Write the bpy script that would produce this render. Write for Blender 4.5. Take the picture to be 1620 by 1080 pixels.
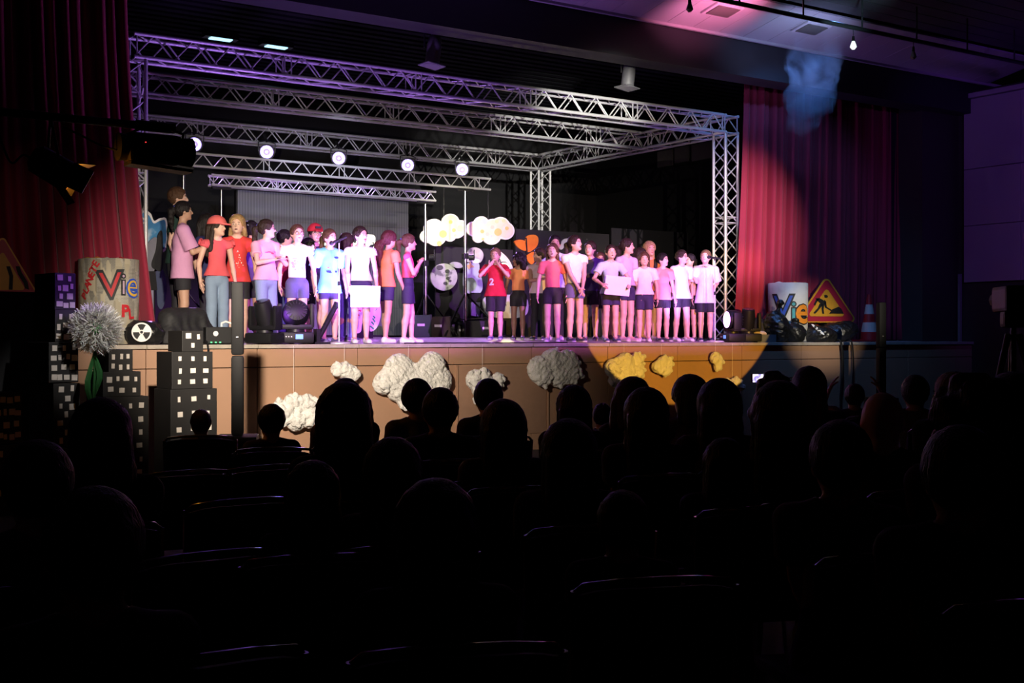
import bpy, bmesh, math, random
import numpy as np
from mathutils import Vector, Matrix
from mathutils.bvhtree import BVHTree
for o in list(bpy.data.objects): bpy.data.objects.remove(o)
random.seed(7); RNG = np.random.default_rng(7)
SC = bpy.context.scene
COL = SC.collection
R = math.radians
# ------------------------------------------------------------------ camera
F, TH, CZ, HY = 1930.0, R(34.0), 1.4, 532.0
RT = (math.cos(TH), -math.sin(TH)); FW = (math.sin(TH), math.cos(TH))
cam = bpy.data.cameras.new('camera'); camo = bpy.data.objects.new('camera', cam); COL.objects.link(camo)
cam.sensor_width = 36.0; cam.lens = F / 1620 * 36; cam.shift_y = -(540 - HY) / 1620
cam.clip_start = 0.05; cam.clip_end = 200
camo.location = (0, 0, CZ); camo.rotation_euler = (R(90), 0, -TH)
SC.camera = camo
# ------------------------------------------------------------------ world, exposure
SC.view_settings.view_transform = 'Standard'; SC.view_settings.look = 'None'
SC.view_settings.exposure = 0.0; SC.view_settings.gamma = 1.0; SC.view_settings.use_curve_mapping = False
w = bpy.data.worlds.new('night'); SC.world = w; w.use_nodes = True
w.node_tree.nodes['Background'].inputs[0].default_value = (0.55, 0.5, 0.7, 1)
w.node_tree.nodes['Background'].inputs[1].default_value = 0.0006

def at(px, py, Y):
    k = (px - 810) / F; m = (HY - py) / F
    dx = FW[0] + k * RT[0]; dy = FW[1] + k * RT[1]; t = Y / dy
    return Vector((t * dx, Y, CZ + t * m))
def dep(px, Y):
    return Y / (FW[1] + (px - 810) / F * RT[1])
def wall(px, py, X):          # the point seen at a pixel on a plane X = const
    k = (px - 810) / F; m = (HY - py) / F
    dx = FW[0] + k * RT[0]; dy = FW[1] + k * RT[1]; t = X / dx
    return Vector((X, t * dy, CZ + t * m))

# ------------------------------------------------------------------ stage lamps and added fills
def spot(name, loc, tgt, power, col, deg, blend=0.3, r=0.06):
    l = bpy.data.lights.new(name, 'SPOT'); l.energy = power; l.color = col
    l.spot_size = R(deg); l.spot_blend = blend; l.shadow_soft_size = r
    o = bpy.data.objects.new(name, l); COL.objects.link(o); o.location = loc
    o.rotation_euler = (Vector(tgt) - Vector(loc)).to_track_quat('-Z', 'Y').to_euler()
    return o
WARM = (1.0, 0.86, 0.68); VIO = (0.40, 0.10, 1.0); MAG = (0.60, 0.14, 1.0); AMB = (1.0, 0.55, 0.08)
spot('key_profile_left', (2.86, 7.85, 2.63), (6.3, 14.0, 1.3), 2600, (1.0, 0.86, 0.70), 54, 1.0, 0.05)
LAMPS = []      # profile lamps over the audience: position, aim, power, colour, cone, point on the shutter's cut line
def foh(x, aim, power, col, deg, cut, z=4.6, blend=0.5):
    LAMPS.append(((x, 5.0, z), cut)); spot('profile_lamp', (x, 5.0, z), aim, power, col, deg, blend, 0.012)
foh(5.0, (6.7, 14.0, 2.9), 900, WARM, 24, (14.0, 2.2))
foh(7.2, (11.4, 14.0, 2.9), 2300, WARM, 34, (14.0, 2.25), 4.6, 1.0)
foh(6.4, (7.0, 13.8, 1.9), 4600, MAG, 22, (13.2, 1.33))
foh(8.6, (8.3, 13.8, 1.9), 4600, MAG, 22, (13.2, 1.33))
foh(9.8, (11.3, 13.8, 1.9), 6400, MAG, 28, (13.2, 1.33))
spot('violet_floor_left', (5.75, 13.35, 1.65), (8.2, 13.7, 1.8), 60, VIO, 70, 0.7, 0.1)
spot('violet_floor_right', (13.1, 13.45, 1.6), (10.5, 13.9, 1.7), 45, VIO, 75, 0.7, 0.1)
spot('amber_spot', (4.2, -5.2, 2.1), (11.83, 13.3, 2.3), 14500, AMB, 10.9, 0.05, 0.004)
foh(10.4, (13.75, 14.0, 3.1), 6000, (1.0, 0.74, 0.78), 18, (14.0, 2.25), 4.6, 1.0)
spot('curtain_fill_left', (3.2, 9.2, 2.7), (3.1, 13.8, 2.2), 24, (1.0, 0.7, 0.6), 34, 0.9, 0.08)  # added fill for the left curtain and the warning sign
spot('truss_uplight_left', (6.6, 13.0, 1.6), (6.6, 14.3, 4.7), 420, (0.45, 0.2, 1.0), 120, 0.8, 0.1)
spot('truss_frontlight', (7.5, 6.0, 4.0), (11.4, 15.2, 4.5), 6500, (1.0, 0.97, 0.88), 14.5, 0.8, 0.06)
spot('truss_violet_right', (12.0, 13.4, 1.6), (13.4, 14.5, 3.6), 130, (0.42, 0.2, 1.0), 90, 0.7, 0.1)
spot('ceiling_pink', (11.7, 11.3, 5.0), (11.9, 12.6, 6.15), 330, (1.0, 0.25, 0.5), 62, 0.9, 0.1)
spot('ceiling_blue', (13.4, 11.2, 5.0), (13.6, 12.8, 5.95), 110, (0.45, 0.5, 1.0), 80, 0.9, 0.1)
spot('ceiling_cyan', (12.6, 10.4, 5.2), (13.0, 11.2, 6.1), 60, (0.5, 0.85, 1.0), 70, 0.6, 0.03)
spot('wall_violet', (13.8, 7.0, 4.8), (18.5, 12.0, 4.2), 240, (0.3, 0.09, 1.0), 52, 0.8, 0.1)
spot('town_violet', (6.8, 9.2, 3.6), (2.40, 11.3, 1.75), 560, (0.4, 0.12, 1.0), 10.5, 0.5, 0.05)
spot('backdrop_fill', (8.5, 14.6, 4.2), (11.1, 18.2, 3.1), 1300, (1.0, 0.95, 0.75), 26, 0.8, 0.1)  # added fill that brightens the painted clouds
spot('screen_wash', (7.5, 15.0, 4.3), (9.4, 20.5, 2.8), 330, (0.72, 0.76, 1.0), 60, 0.9, 0.1)
spot('smoke_blue', (12.9, 11.2, 5.75), (13.55, 12.4, 4.6), 330, (0.13, 0.36, 1.0), 75, 0.6, 0.05)

spot('bin_fill', (9.5, 3.0, 4.0), (14.9, 13.4, 1.6), 4200, (1.0, 0.90, 0.70), 9.5, 1.0, 0.02)  # added fill on the white bin and the stage front below it
spot('flower_fill', (3.6, 7.9, 3.4), (2.95, 11.0, 1.4), 260, (1.0, 0.95, 0.9), 15, 0.8, 0.05)  # white fill added for the dandelion, no fixture of its own
# ------------------------------------------------------------------ materials
MATS = {}
def mat(name, col, rough=0.6, metal=0.0, var=0.12, scale=12.0, bump=0.0, bscale=60.0, emis=0.0, spec=0.5, sheen=0.0, alpha=None):
    if name in MATS: return MATS[name]
    m = bpy.data.materials.new(name); m.use_nodes = True; nt = m.node_tree; b = nt.nodes['Principled BSDF']
    b.inputs['Roughness'].default_value = rough; b.inputs['Metallic'].default_value = metal
    b.inputs['Specular IOR Level'].default_value = spec
    if sheen: b.inputs['Sheen Weight'].default_value = sheen
    tc = nt.nodes.new('ShaderNodeTexCoord')
    nz = nt.nodes.new('ShaderNodeTexNoise'); nz.inputs['Scale'].default_value = scale; nz.inputs['Detail'].default_value = 4
    nt.links.new(tc.outputs['Object'], nz.inputs['Vector'])
    mx = nt.nodes.new('ShaderNodeMixRGB'); nt.links.new(nz.outputs['Fac'], mx.inputs['Fac'])
    c = np.array(col[:3])
    mx.inputs[1].default_value = (*(c * (1 - var)), 1); mx.inputs[2].default_value = (*np.clip(c * (1 + var), 0, 1), 1)
    nt.links.new(mx.outputs[0], b.inputs['Base Color'])
    if bump:
        n2 = nt.nodes.new('ShaderNodeTexNoise'); n2.inputs['Scale'].default_value = bscale; n2.inputs['Detail'].default_value = 5
        nt.links.new(tc.outputs['Object'], n2.inputs['Vector'])
        bp = nt.nodes.new('ShaderNodeBump'); bp.inputs['Strength'].default_value = bump; bp.inputs['Distance'].default_value = 0.02
        nt.links.new(n2.outputs['Fac'], bp.inputs['Height']); nt.links.new(bp.outputs[0], b.inputs['Normal'])
    if emis:
        nt.links.new(mx.outputs[0], b.inputs['Emission Color']); b.inputs['Emission Strength'].default_value = emis
    MATS[name] = m
    return m
def hair_mat(name, col):
    if name in MATS: return MATS[name]
    m = mat(name, col, 0.5, 0, 0.35, 30, spec=0.25)
    nt = m.node_tree; b = nt.nodes['Principled BSDF']
    tc = nt.nodes.new('ShaderNodeTexCoord'); mp = nt.nodes.new('ShaderNodeMapping'); mp.inputs['Scale'].default_value = (1, 1, 0.08)
    nz = nt.nodes.new('ShaderNodeTexNoise'); nz.inputs['Scale'].default_value = 130
    nt.links.new(tc.outputs['Object'], mp.inputs[0]); nt.links.new(mp.outputs[0], nz.inputs['Vector'])
    bp = nt.nodes.new('ShaderNodeBump'); bp.inputs['Strength'].default_value = 0.6; bp.inputs['Distance'].default_value = 0.02
    nt.links.new(nz.outputs['Fac'], bp.inputs['Height']); nt.links.new(bp.outputs[0], b.inputs['Normal'])
    return m
def ramp_mat(name, kind, scale, stops, rough=0.7, interp='CONSTANT', stretch=(1, 1, 1), emis=0.0):
    """procedural pattern: a noise / voronoi / wave texture through a colour ramp"""
    if name in MATS: return MATS[name]
    m = bpy.data.materials.new(name); m.use_nodes = True; nt = m.node_tree; b = nt.nodes['Principled BSDF']
    b.inputs['Roughness'].default_value = rough
    tc = nt.nodes.new('ShaderNodeTexCoord'); mp = nt.nodes.new('ShaderNodeMapping'); mp.inputs['Scale'].default_value = stretch
    nt.links.new(tc.outputs['Object'], mp.inputs[0])
    if kind == 'voronoi':
        t = nt.nodes.new('ShaderNodeTexVoronoi'); out = t.outputs['Distance']
    elif kind == 'wave':
        t = nt.nodes.new('ShaderNodeTexWave'); out = t.outputs['Fac']; t.inputs['Distortion'].default_value = 2
    else:
        t = nt.nodes.new('ShaderNodeTexNoise'); out = t.outputs['Fac']; t.inputs['Detail'].default_value = 3
    t.inputs['Scale'].default_value = scale
    nt.links.new(mp.outputs[0], t.inputs['Vector'])
    rp = nt.nodes.new('ShaderNodeValToRGB'); rp.color_ramp.interpolation = interp
    el = rp.color_ramp.elements
    while len(el) > 1: el.remove(el[-1])
    el[0].position = stops[0][0]; el[0].color = (*stops[0][1], 1)
    for p, c in stops[1:]:
        e = el.new(p); e.color = (*c, 1)
    nt.links.new(out, rp.inputs[0]); nt.links.new(rp.outputs[0], b.inputs['Base Color'])
    if emis:
        nt.links.new(rp.outputs[0], b.inputs['Emission Color']); b.inputs['Emission Strength'].default_value = emis
    MATS[name] = m
    return m
def glow(name, col, s):
    return mat(name, col, 0.5, 0, 0.02, 5, emis=s)

BLACK = mat('black_plastic', (0.010, 0.010, 0.011), 0.5, spec=0.25)
BLACKM = mat('black_metal', (0.02, 0.02, 0.022), 0.4, 0.3)
BLACKW = mat('black_paint', (0.009, 0.009, 0.011), 0.8, bump=0.1)
ALU = mat('brushed_aluminium', (0.62, 0.62, 0.64), 0.42, 0.35, 0.08, 40)
CHROME = mat('chrome_tube', (0.75, 0.75, 0.78), 0.18, 1.0, 0.03)
WHITE = mat('white_paper', (0.86, 0.85, 0.82), 0.7, var=0.03)
PAPERW = mat('window_paper', (0.72, 0.66, 0.6), 0.8, var=0.1, scale=9)
GREEN = mat('green_paint', (0.02, 0.13, 0.03), 0.6)

# ------------------------------------------------------------------ mesh helpers
def link(name, me, m=None, parent=None, loc=None):
    o = bpy.data.objects.new(name, me); COL.objects.link(o)
    if m is not None and hasattr(me, 'materials') and len(me.materials) == 0:
        for q in (m if isinstance(m, (list, tuple)) else [m]): me.materials.append(q)
    if parent is not None: o.parent = parent
    if loc is not None: o.location = loc
    return o
def tag(o, label=None, cat=None, group=None, kind=None):
    if label: o['label'] = label
    if cat: o['category'] = cat
    if group: o['group'] = group
    if kind: o['kind'] = kind
    return o
def thing(name, label, cat, loc=(0, 0, 0), rz=0.0, group=None):
    o = bpy.data.objects.new(name, None); COL.objects.link(o); o.empty_display_size = 0.1
    o.location = loc; o.rotation_euler = (0, 0, rz)
    return tag(o, label, cat, group)
def copy_tree(o, parent=None):
    c = o.copy(); COL.objects.link(c); c.parent = parent
    for ch in list(o.children): copy_tree(ch, c)
    return c
class MB:
    def __init__(s): s.v = []; s.f = []; s.m = []; s.mi = 0
    def add(s, vs, fs):
        n = len(s.v); s.v += [tuple(q) for q in vs]
        for f in fs: s.f.append([i + n for i in f]); s.m.append(s.mi)
        return s
    def box(s, c, d, rot=None, taper=1.0):
        x, y, z = d[0] / 2, d[1] / 2, d[2] / 2
        P = [Vector((sx * x * (taper if sz > 0 else 1), sy * y * (taper if sz > 0 else 1), sz * z)) for sz in (-1, 1) for sx, sy in ((-1, -1), (1, -1), (1, 1), (-1, 1))]
        if rot is not None: P = [rot @ p for p in P]
        c = Vector(c)
        return s.add([p + c for p in P], [(3, 2, 1, 0), (4, 5, 6, 7), (0, 1, 5, 4), (1, 2, 6, 5), (2, 3, 7, 6), (3, 0, 4, 7)])
    def bbox(s, c, d, b=0.01, rot=None):      # bevelled box
        bm = bmesh.new(); bmesh.ops.create_cube(bm, size=1)
        for v in bm.verts: v.co = Vector((v.co.x * d[0], v.co.y * d[1], v.co.z * d[2]))
        bmesh.ops.bevel(bm, geom=bm.edges[:], offset=b, segments=2, affect='EDGES', profile=0.6)
        bm.verts.index_update(); c = Vector(c)
        s.add([(rot @ v.co if rot is not None else v.co) + c for v in bm.verts], [[v.index for v in f.verts] for f in bm.faces]); bm.free()
        return s
    def cyl(s, a, b, r0, r1=None, n=10, cap=True):
        r1 = r0 if r1 is None else r1
        a = Vector(a); b = Vector(b); d = (b - a)
        if d.length < 1e-7: return s
        q = d.to_track_quat('Z', 'Y').to_matrix(); u = q @ Vector((1, 0, 0)); v = q @ Vector((0, 1, 0))
        vs = []
        for P, r in ((a, r0), (b, r1)):
            for i in range(n):
                t = 2 * math.pi * i / n; vs.append(P + u * (r * math.cos(t)) + v * (r * math.sin(t)))
        fs = [(i, (i + 1) % n, n + (i + 1) % n, n + i) for i in range(n)]
        if cap: fs += [tuple(range(n - 1, -1, -1)), tuple(range(n, 2 * n))]
        return s.add(vs, fs)
    def tube(s, pts, r, n=8, closed=False):
        pts = [Vector(p) for p in pts]; rr = r if isinstance(r, (list, tuple)) else [r] * len(pts)
        N = len(pts); vs = []; up = None
        for i, p in enumerate(pts):
            if closed: d = pts[(i + 1) % N] - pts[i - 1]
            else: d = pts[min(i + 1, N - 1)] - pts[max(i - 1, 0)]
            d.normalize()
            if up is None:
                up = Vector((0, 0, 1)) if abs(d.z) < 0.9 else Vector((1, 0, 0))
            u = d.cross(up)
            if u.length < 1e-4: u = d.cross(Vector((0, 1, 0)))
            u.normalize(); up = u.cross(d).normalized()
            for k in range(n):
                t = 2 * math.pi * k / n; vs.append(p + (u * math.cos(t) + up * math.sin(t)) * rr[i])
        fs = []
        for i in range(N if closed else N - 1):
            j = (i + 1) % N
            for k in range(n): fs.append((i * n + k, i * n + (k + 1) % n, j * n + (k + 1) % n, j * n + k))
        if not closed: fs += [tuple(range(n - 1, -1, -1)), tuple(range((N - 1) * n, N * n))]
        return s.add(vs, fs)
    def lathe(s, prof, c=(0, 0, 0), n=24, rot=None):
        vs = []; c = Vector(c)
        for r, z in prof:
            for i in range(n):
                t = 2 * math.pi * i / n; p = Vector((r * math.cos(t), r * math.sin(t), z))
                vs.append((rot @ p if rot is not None else p) + c)
        fs = []
        for k in range(len(prof) - 1):
            for i in range(n): fs.append((k * n + i, k * n + (i + 1) % n, (k + 1) * n + (i + 1) % n, (k + 1) * n + i))
        fs += [tuple(range(n - 1, -1, -1)), tuple(range((len(prof) - 1) * n, len(prof) * n))]
        return s.add(vs, fs)
    def ell(s, c, r, n=12, k=8, rot=None):
        prof = [(math.sin(math.pi * (j + 0.02) / (k + 0.04)), -math.cos(math.pi * (j + 0.02) / (k + 0.04))) for j in range(k + 1)]
        t = MB().lathe(prof, n=n); c = Vector(c)
        vs = [Vector((p[0] * r[0], p[1] * r[1], p[2] * r[2])) for p in t.v]
        return s.add([(rot @ p if rot is not None else p) + c for p in vs], t.f)
    def prism(s, pts, off):                    # polygon (3-d points) extruded by a vector
        n = len(pts); off = Vector(off); P = [Vector(p) for p in pts]
        return s.add(P + [p + off for p in P], [tuple(range(n)), tuple(range(2 * n - 1, n - 1, -1))] + [(i, i + n, (i + 1) % n + n, (i + 1) % n) for i in range(n)])
    def build(s, name, m, parent=None, smooth=False, loc=None, fix=True):
        me = bpy.data.meshes.new(name); me.from_pydata(s.v, [], s.f)
        for q in (m if isinstance(m, (list, tuple)) else [m]): me.materials.append(q)
        if any(s.m): me.polygons.foreach_set('material_index', s.m)
        if fix:
            bm = bmesh.new(); bm.from_mesh(me); bmesh.ops.recalc_face_normals(bm, faces=bm.faces); bm.to_mesh(me); bm.free()
        if smooth:
            me.polygons.foreach_set('use_smooth', [True] * len(me.polygons))
            if smooth != 'all':
                me.set_sharp_from_angle(angle=R(40))
        return link(name, me, None, parent, loc)
def inv(parent, p):      # world point -> local of an unrotated or z-rotated thing
    rz = parent.rotation_euler[2]; q = Vector(p) - parent.location
    c, s = math.cos(-rz), math.sin(-rz)
    return Vector((c * q.x - s * q.y, s * q.x + c * q.y, q.z))
EDGE_Y, EDGE_Z = 13.2, 1.305
def sz(Y):                                    # the stage deck rises a little towards the back
    return EDGE_Z + 0.025 * (min(max(Y, EDGE_Y), 16.5) - EDGE_Y)
FLOOR = -0.1

# ------------------------------------------------------------------ setting
BROWN = mat('brown_stage_panel', (0.42, 0.24, 0.15), 0.55, var=0.1, scale=2.0, bump=0.03, bscale=25)
NOSE = mat('stage_nosing_wood', (0.42, 0.37, 0.31), 0.6, var=0.35, scale=9)
DECK = mat('stage_deck_paint', (0.34, 0.31, 0.34), 0.33, var=0.25, scale=3)
CARPET = mat('hall_floor_dark', (0.02, 0.018, 0.018), 0.8)
def struct(o): o['kind'] = 'structure'; return o
struct(MB().box((9, 6, FLOOR - 0.1), (34, 26, 0.2)).build('floor', CARPET))
deck = MB()
ys = [EDGE_Y + 0.02, 14.3, 15.4, 16.5, 22.3]
for a, b in zip(ys[:-1], ys[1:]):
    za, zb = sz(a), sz(b)
    deck.add([(-1, a, za), (19.5, a, za), (19.5, b, zb), (-1, b, zb), (-1, a, za - 0.02), (19.5, a, za - 0.02), (19.5, b, zb - 0.02), (-1, b, zb - 0.02)],
             [(0, 1, 2, 3), (7, 6, 5, 4), (0, 4, 5, 1), (3, 2, 6, 7), (0, 3, 7, 4), (1, 5, 6, 2)])
struct(deck.build('stage_floor', DECK))
wf = struct(MB().box((9, EDGE_Y + 0.16, 0.55), (21, 0.16, 1.4)).build('wall_stage_front', BLACKW))
xs = np.arange(-1.0, 19.4, 1.28)
for i, x in enumerate(xs):
    MB().bbox((x + 0.64, EDGE_Y + 0.055, 1.155), (1.272, 0.05, 0.212), 0.004).build('panel', BROWN, wf)
    MB().bbox((x + 0.64, EDGE_Y + 0.055, 0.47), (1.272, 0.05, 1.14), 0.004).build('panel', BROWN, wf)
    MB().bbox((x + 0.64, EDGE_Y + 0.045, EDGE_Z - 0.0195), (1.276, 0.11, 0.045), 0.006).build('nosing_board', NOSE, wf)
hp0 = at(724, 577, EDGE_Y); hp1 = at(868, 577, EDGE_Y)
hat = MB()
for z0, z1 in ((hp0.z - 0.02, hp0.z + 0.02),):
    hat.box(((hp0.x + hp1.x) / 2, EDGE_Y + 0.02, hp0.z + 0.02), (hp1.x - hp0.x + 0.1, 0.03, 0.022))
    hat.box((hp0.x, EDGE_Y + 0.02, hp0.z - 0.45), (0.022, 0.03, 0.9)); hat.box((hp1.x, EDGE_Y + 0.02, hp0.z - 0.45), (0.022, 0.03, 0.9))
hat.build('hatch_frame', BROWN, wf)
MB().box(((hp0.x + hp1.x) / 2, EDGE_Y + 0.026, hp0.z - 0.47), (hp1.x - hp0.x - 0.06, 0.02, 0.9)).build('hatch_door', mat('brown_hatch', (0.36, 0.21, 0.14), 0.5), wf)
# black box of the stage
struct(MB().box((8.5, 22.4, 3.4), (20, 0.2, 4.8)).build('wall_stage_back', BLACKW))
struct(MB().box((0.2, 18.2, 3.4), (0.2, 8.4, 4.8)).build('wall_stage_left', BLACKW))
wr = struct(MB().box((17.5, 18.2, 3.4), (0.2, 8.4, 4.8)).build('wall_stage_right', BLACKW))
cs = struct(MB().box((9.0, 18.1, 5.95), (20, 8.8, 0.2)).build('ceiling_stage', BLACKW))
slatm = mat('dark_ceiling_slat', (0.010, 0.010, 0.013), 0.9, spec=0.1)
for i in range(34):
    MB().box((8.5, 13.95 + i * 0.24, 5.8), (16, 0.13, 0.07)).build('slat', slatm, cs)
GLASSD = mat('dim_window_pane', (0.22, 0.22, 0.17), 0.25)
for i, (a, b, t, u) in enumerate(((1044, 1068, 238, 264), (1071, 1094, 232, 258), (1098, 1130, 226, 254))):
    p0 = wall(a, (t + u) / 2, 17.4); p1 = wall(b, (t + u) / 2, 17.4); hgt = (u - t) * (p0.y / 1930) * 1.25
    wn = struct(MB().box((17.38, (p0.y + p1.y) / 2, (p0.z + p1.z) / 2), (0.06, abs(p0.y - p1.y) + 0.1, hgt + 0.1)).build('window_%d' % (i + 1), BLACKM))
    MB().box((17.34, (p0.y + p1.y) / 2, (p0.z + p1.z) / 2), (0.03, abs(p0.y - p1.y), hgt)).build('pane', GLASSD, wn)
# proscenium: beam, right and left piers
PIER = mat('dark_brown_pier', (0.035, 0.026, 0.024), 0.6)
BEAM = mat('grey_beam_paint', (0.016, 0.016, 0.021), 0.7)
struct(MB().box((8.5, 13.42, 5.56), (22, 0.42, 0.52)).build('trim_1', BEAM))
struct(MB().box((18.3, 13.75, 2.75), (1.3, 0.5, 5.7)).build('wall_pier_right', PIER))
struct(MB().box((0.2, 13.75, 2.75), (4.2, 0.4, 5.7)).build('wall_pier_left', PIER))
# hall ceiling: sloping cove of pale panels, then the dark flat ceiling
COVE = mat('pale_cove_panel', (0.42, 0.40, 0.43), 0.55, var=0.06, scale=2)
cv = struct(MB().box((8.5, 12.0, 6.6), (24, 3.0, 0.1)).build('ceiling', BLACKW))
cA = Vector((0, 13.2, 5.84)); cB = Vector((0, 12.1, 6.06)); sl = (cB - cA); ang = math.atan2(sl.z, -sl.y)
rotc = Matrix.Rotation(-ang, 3, 'X')
REC = []
for i in range(36):
    x = 1.0 + i * 0.5
    MB().bbox((x + 0.25, (cA.y + cB.y) / 2, (cA.z + cB.z) / 2 + 0.02), (0.494, sl.length, 0.03), 0.004, rotc).build('panel', COVE, cv)
struct(MB().box((8.5, 13.16, 5.845), (22, 0.05, 0.05)).build('trim_2', COVE))
DARKC = mat('dark_hall_ceiling', (0.05, 0.05, 0.055), 0.6)
ch = struct(MB().box((8.5, 2.8, 6.22), (24, 18.4, 0.1)).build('ceiling_hall', DARKC))
for i in range(14):
    MB().box((8.5, 11.9 - i * 0.3, 6.14), (22, 0.285, 0.05)).build('slat', mat('hall_ceiling_slat', (0.07, 0.07, 0.08), 0.4), ch)
# right side wall of the hall, panelled
PANW = mat('pale_wall_panel', (0.34, 0.30, 0.34), 0.6, var=0.06, scale=2)
sw = struct(MB().box((18.75, 6.4, 2.8), (0.2, 14.2, 5.8)).build('wall_right', PIER))
for j in range(8):
    for i, (z0, z1) in enumerate(((2.35, 3.33), (3.34, 4.32), (4.33, 5.55))):
        MB().bbox((18.62, 13.35 - 0.55 - j * 1.11, (z0 + z1) / 2), (0.05, 1.1, z1 - z0), 0.005).build('panel', PANW, sw)
struct(MB().box((18.58, 8.9, 5.6), (0.12, 9.2, 0.08)).build('trim_3', PANW))
struct(MB().box((18.58, 13.42, 1.2), (0.05, 0.05, 2.6)).build('trim_4', mat('grey_corner_strip', (0.2, 0.18, 0.19), 0.5)))
struct(MB().box((-1.9, 5.5, 3.2), (0.2, 17, 6.8)).build('wall_left', PIER))
struct(MB().box((9, -6.4, 3.2), (24, 0.2, 6.8)).build('wall_back', PIER))

# ------------------------------------------------------------------ curtains
VELVET = mat('crimson_velvet', (0.28, 0.010, 0.038), 0.8, var=0.15, scale=3, sheen=0.15)
def curtain(name, label, x0t, x1t, x0b, x1b, Y, ztop, seed, freq):
    rng = np.random.default_rng(seed); n = 260; rows = 14
    u = np.linspace(0, 1, n); ph = np.cumsum(rng.uniform(0.5, 1.5, n)); ph *= freq * 2 * math.pi / ph[-1]
    amp = 0.115 * (0.7 + 0.3 * np.sin(u * 17 + seed))
    mb = MB(); vs = []
    for r in range(rows + 1):
        t = r / rows; tb = t ** 1.7
        for i in range(n):
            x = (x0t + (x1t - x0t) * u[i]) * (1 - tb) + (x0b + (x1b - x0b) * u[i]) * tb
            y = Y + amp[i] * math.sin(ph[i] + 0.25 * math.sin(4 * t + i * 0.05)) * (0.55 + 0.45 * t) + 0.03 * math.sin(ph[i] * 0.37 + seed)
            vs.append((x, y, ztop + (sz(Y) + 0.015 - ztop) * t))
    mb.add(vs, [(r * n + i, r * n + i + 1, (r + 1) * n + i + 1, (r + 1) * n + i) for r in range(rows) for i in range(n - 1)])
    o = mb.build(name, VELVET, smooth='all', fix=False); m = o.modifiers.new('cloth', 'SOLIDIFY'); m.thickness = 0.012
    return tag(o, label, 'curtain', 'stage curtains')
curtain('stage_curtain', 'crimson velvet stage curtain hanging on the left, behind the newspaper bin', 1.6, at(198, 100, 14.0).x, 1.6, at(246, 500, 14.0).x, 14.0, 5.85, 3, 19)
curtain('stage_curtain', 'crimson velvet stage curtain on the right, behind the roadworks sign', at(1181, 150, 14.0).x, 18.2, at(1164, 500, 14.0).x, 18.2, 14.05, 5.85, 5, 30)

# ------------------------------------------------------------------ trusses
def box_truss(label, a, b, size, seg, group='aluminium box trusses', rc=0.024, rb=0.010, tri=False):
    """a, b: ends of the axis; four chords, zigzag lacing on the four sides, end frames"""
    a = Vector(a); b = Vector(b); d = (b - a); L = d.length; d.normalize(); h = size / 2
    up = Vector((0, 0, 1)) if abs(d.z) < 0.5 else Vector((0, 1, 0)); sd = d.cross(up).normalized()
    t = thing('lighting_truss', label, 'truss', a, 0, group)
    if tri: C = [up * h + sd * 0, up * -h + sd * h * 0.1, None]; offs = [up * h, up * -h]; pairs = [(0, 1)]
    else: offs = [up * h + sd * h, up * h - sd * h, up * -h - sd * h, up * -h + sd * h]; pairs = [(0, 1), (1, 2), (2, 3), (3, 0)]
    for o in offs: MB().cyl(o, o + d * L, rc, n=10).build('chord', ALU, t, smooth=True)
    n = max(2, round(L / seg)); n += n % 2
    for i, j in pairs:
        pts = [(offs[i] if k % 2 == 0 else offs[j]) + d * (L * k / n) for k in range(n + 1)]
        m = MB()
        for p, q in zip(pts[:-1], pts[1:]): m.cyl(p, q, rb, n=6)
        for p in range(0, n + 1, 8):
            x = d * (L * p / n) + d * (0.03 if p == 0 else -0.03 if p == n else 0.0); m.cyl(offs[i] + x, offs[j] + x, rb, n=6)
            if 0 < p < n: m.cyl(offs[i] + x + d * 0.09, offs[j] + x + d * 0.09, rb, n=6)
        m.build('lacing', ALU, t, smooth=True)
    return t
TY, RY, XL, XR = 14.35, 19.5, at(207, 60, 14.35).x, at(1148, 190, 14.35).x
ZT = at(640, 129, 14.35).z - 0.02
box_truss('front truss of the stage frame, violet at its left end and bright at its right', (XL, TY, ZT), (XR - 0.17, TY, ZT), 0.27, 0.24)
box_truss('middle cross truss of the stage frame, second from the front', (3.0, 16.4, ZT), (XR - 0.17, 16.4, ZT), 0.27, 0.24)
box_truss('rear truss of the stage frame with five round lamps clamped under it', (3.0, RY, ZT), (XR - 0.17, RY, ZT), 0.27, 0.24)
box_truss('right side truss of the stage frame running from front to back', (XR, TY - 0.15, ZT), (XR, RY + 0.15, ZT), 0.27, 0.24)
box_truss('upright truss column beside the right crimson curtain', (XR, TY, sz(TY)), (XR, TY, ZT - 0.16), 0.27, 0.24)
box_truss('upright truss column at the rear right, behind the painted clouds', (XR, RY, sz(RY)), (XR, RY, ZT - 0.16), 0.27, 0.24)
box_truss('upright truss column half hidden by the left crimson curtain', (XL - 0.0, TY, sz(TY)), (XL, TY, ZT - 0.16), 0.27, 0.24)
p0 = at(288, 250, 17.6); p1 = at(776, 292, 17.6)
box_truss('slim flat truss carried by stands, just below the row of lit lamps', (p0.x, 17.6, (p0.z + p1.z) / 2), (p1.x, 17.6, (p0.z + p1.z) / 2), 0.185, 0.16, 'slim trusses on stands', 0.02, 0.008, True)
q0 = at(332, 284, 18.0); q1 = at(686, 312, 18.0); zq = (q0.z + q1.z) / 2
box_truss('slimmest truss just above the grey screen, lowest of all', (q0.x, 18.0, zq), (q1.x, 18.0, zq), 0.15, 0.13, 'slim trusses on stands', 0.018, 0.007)
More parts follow.
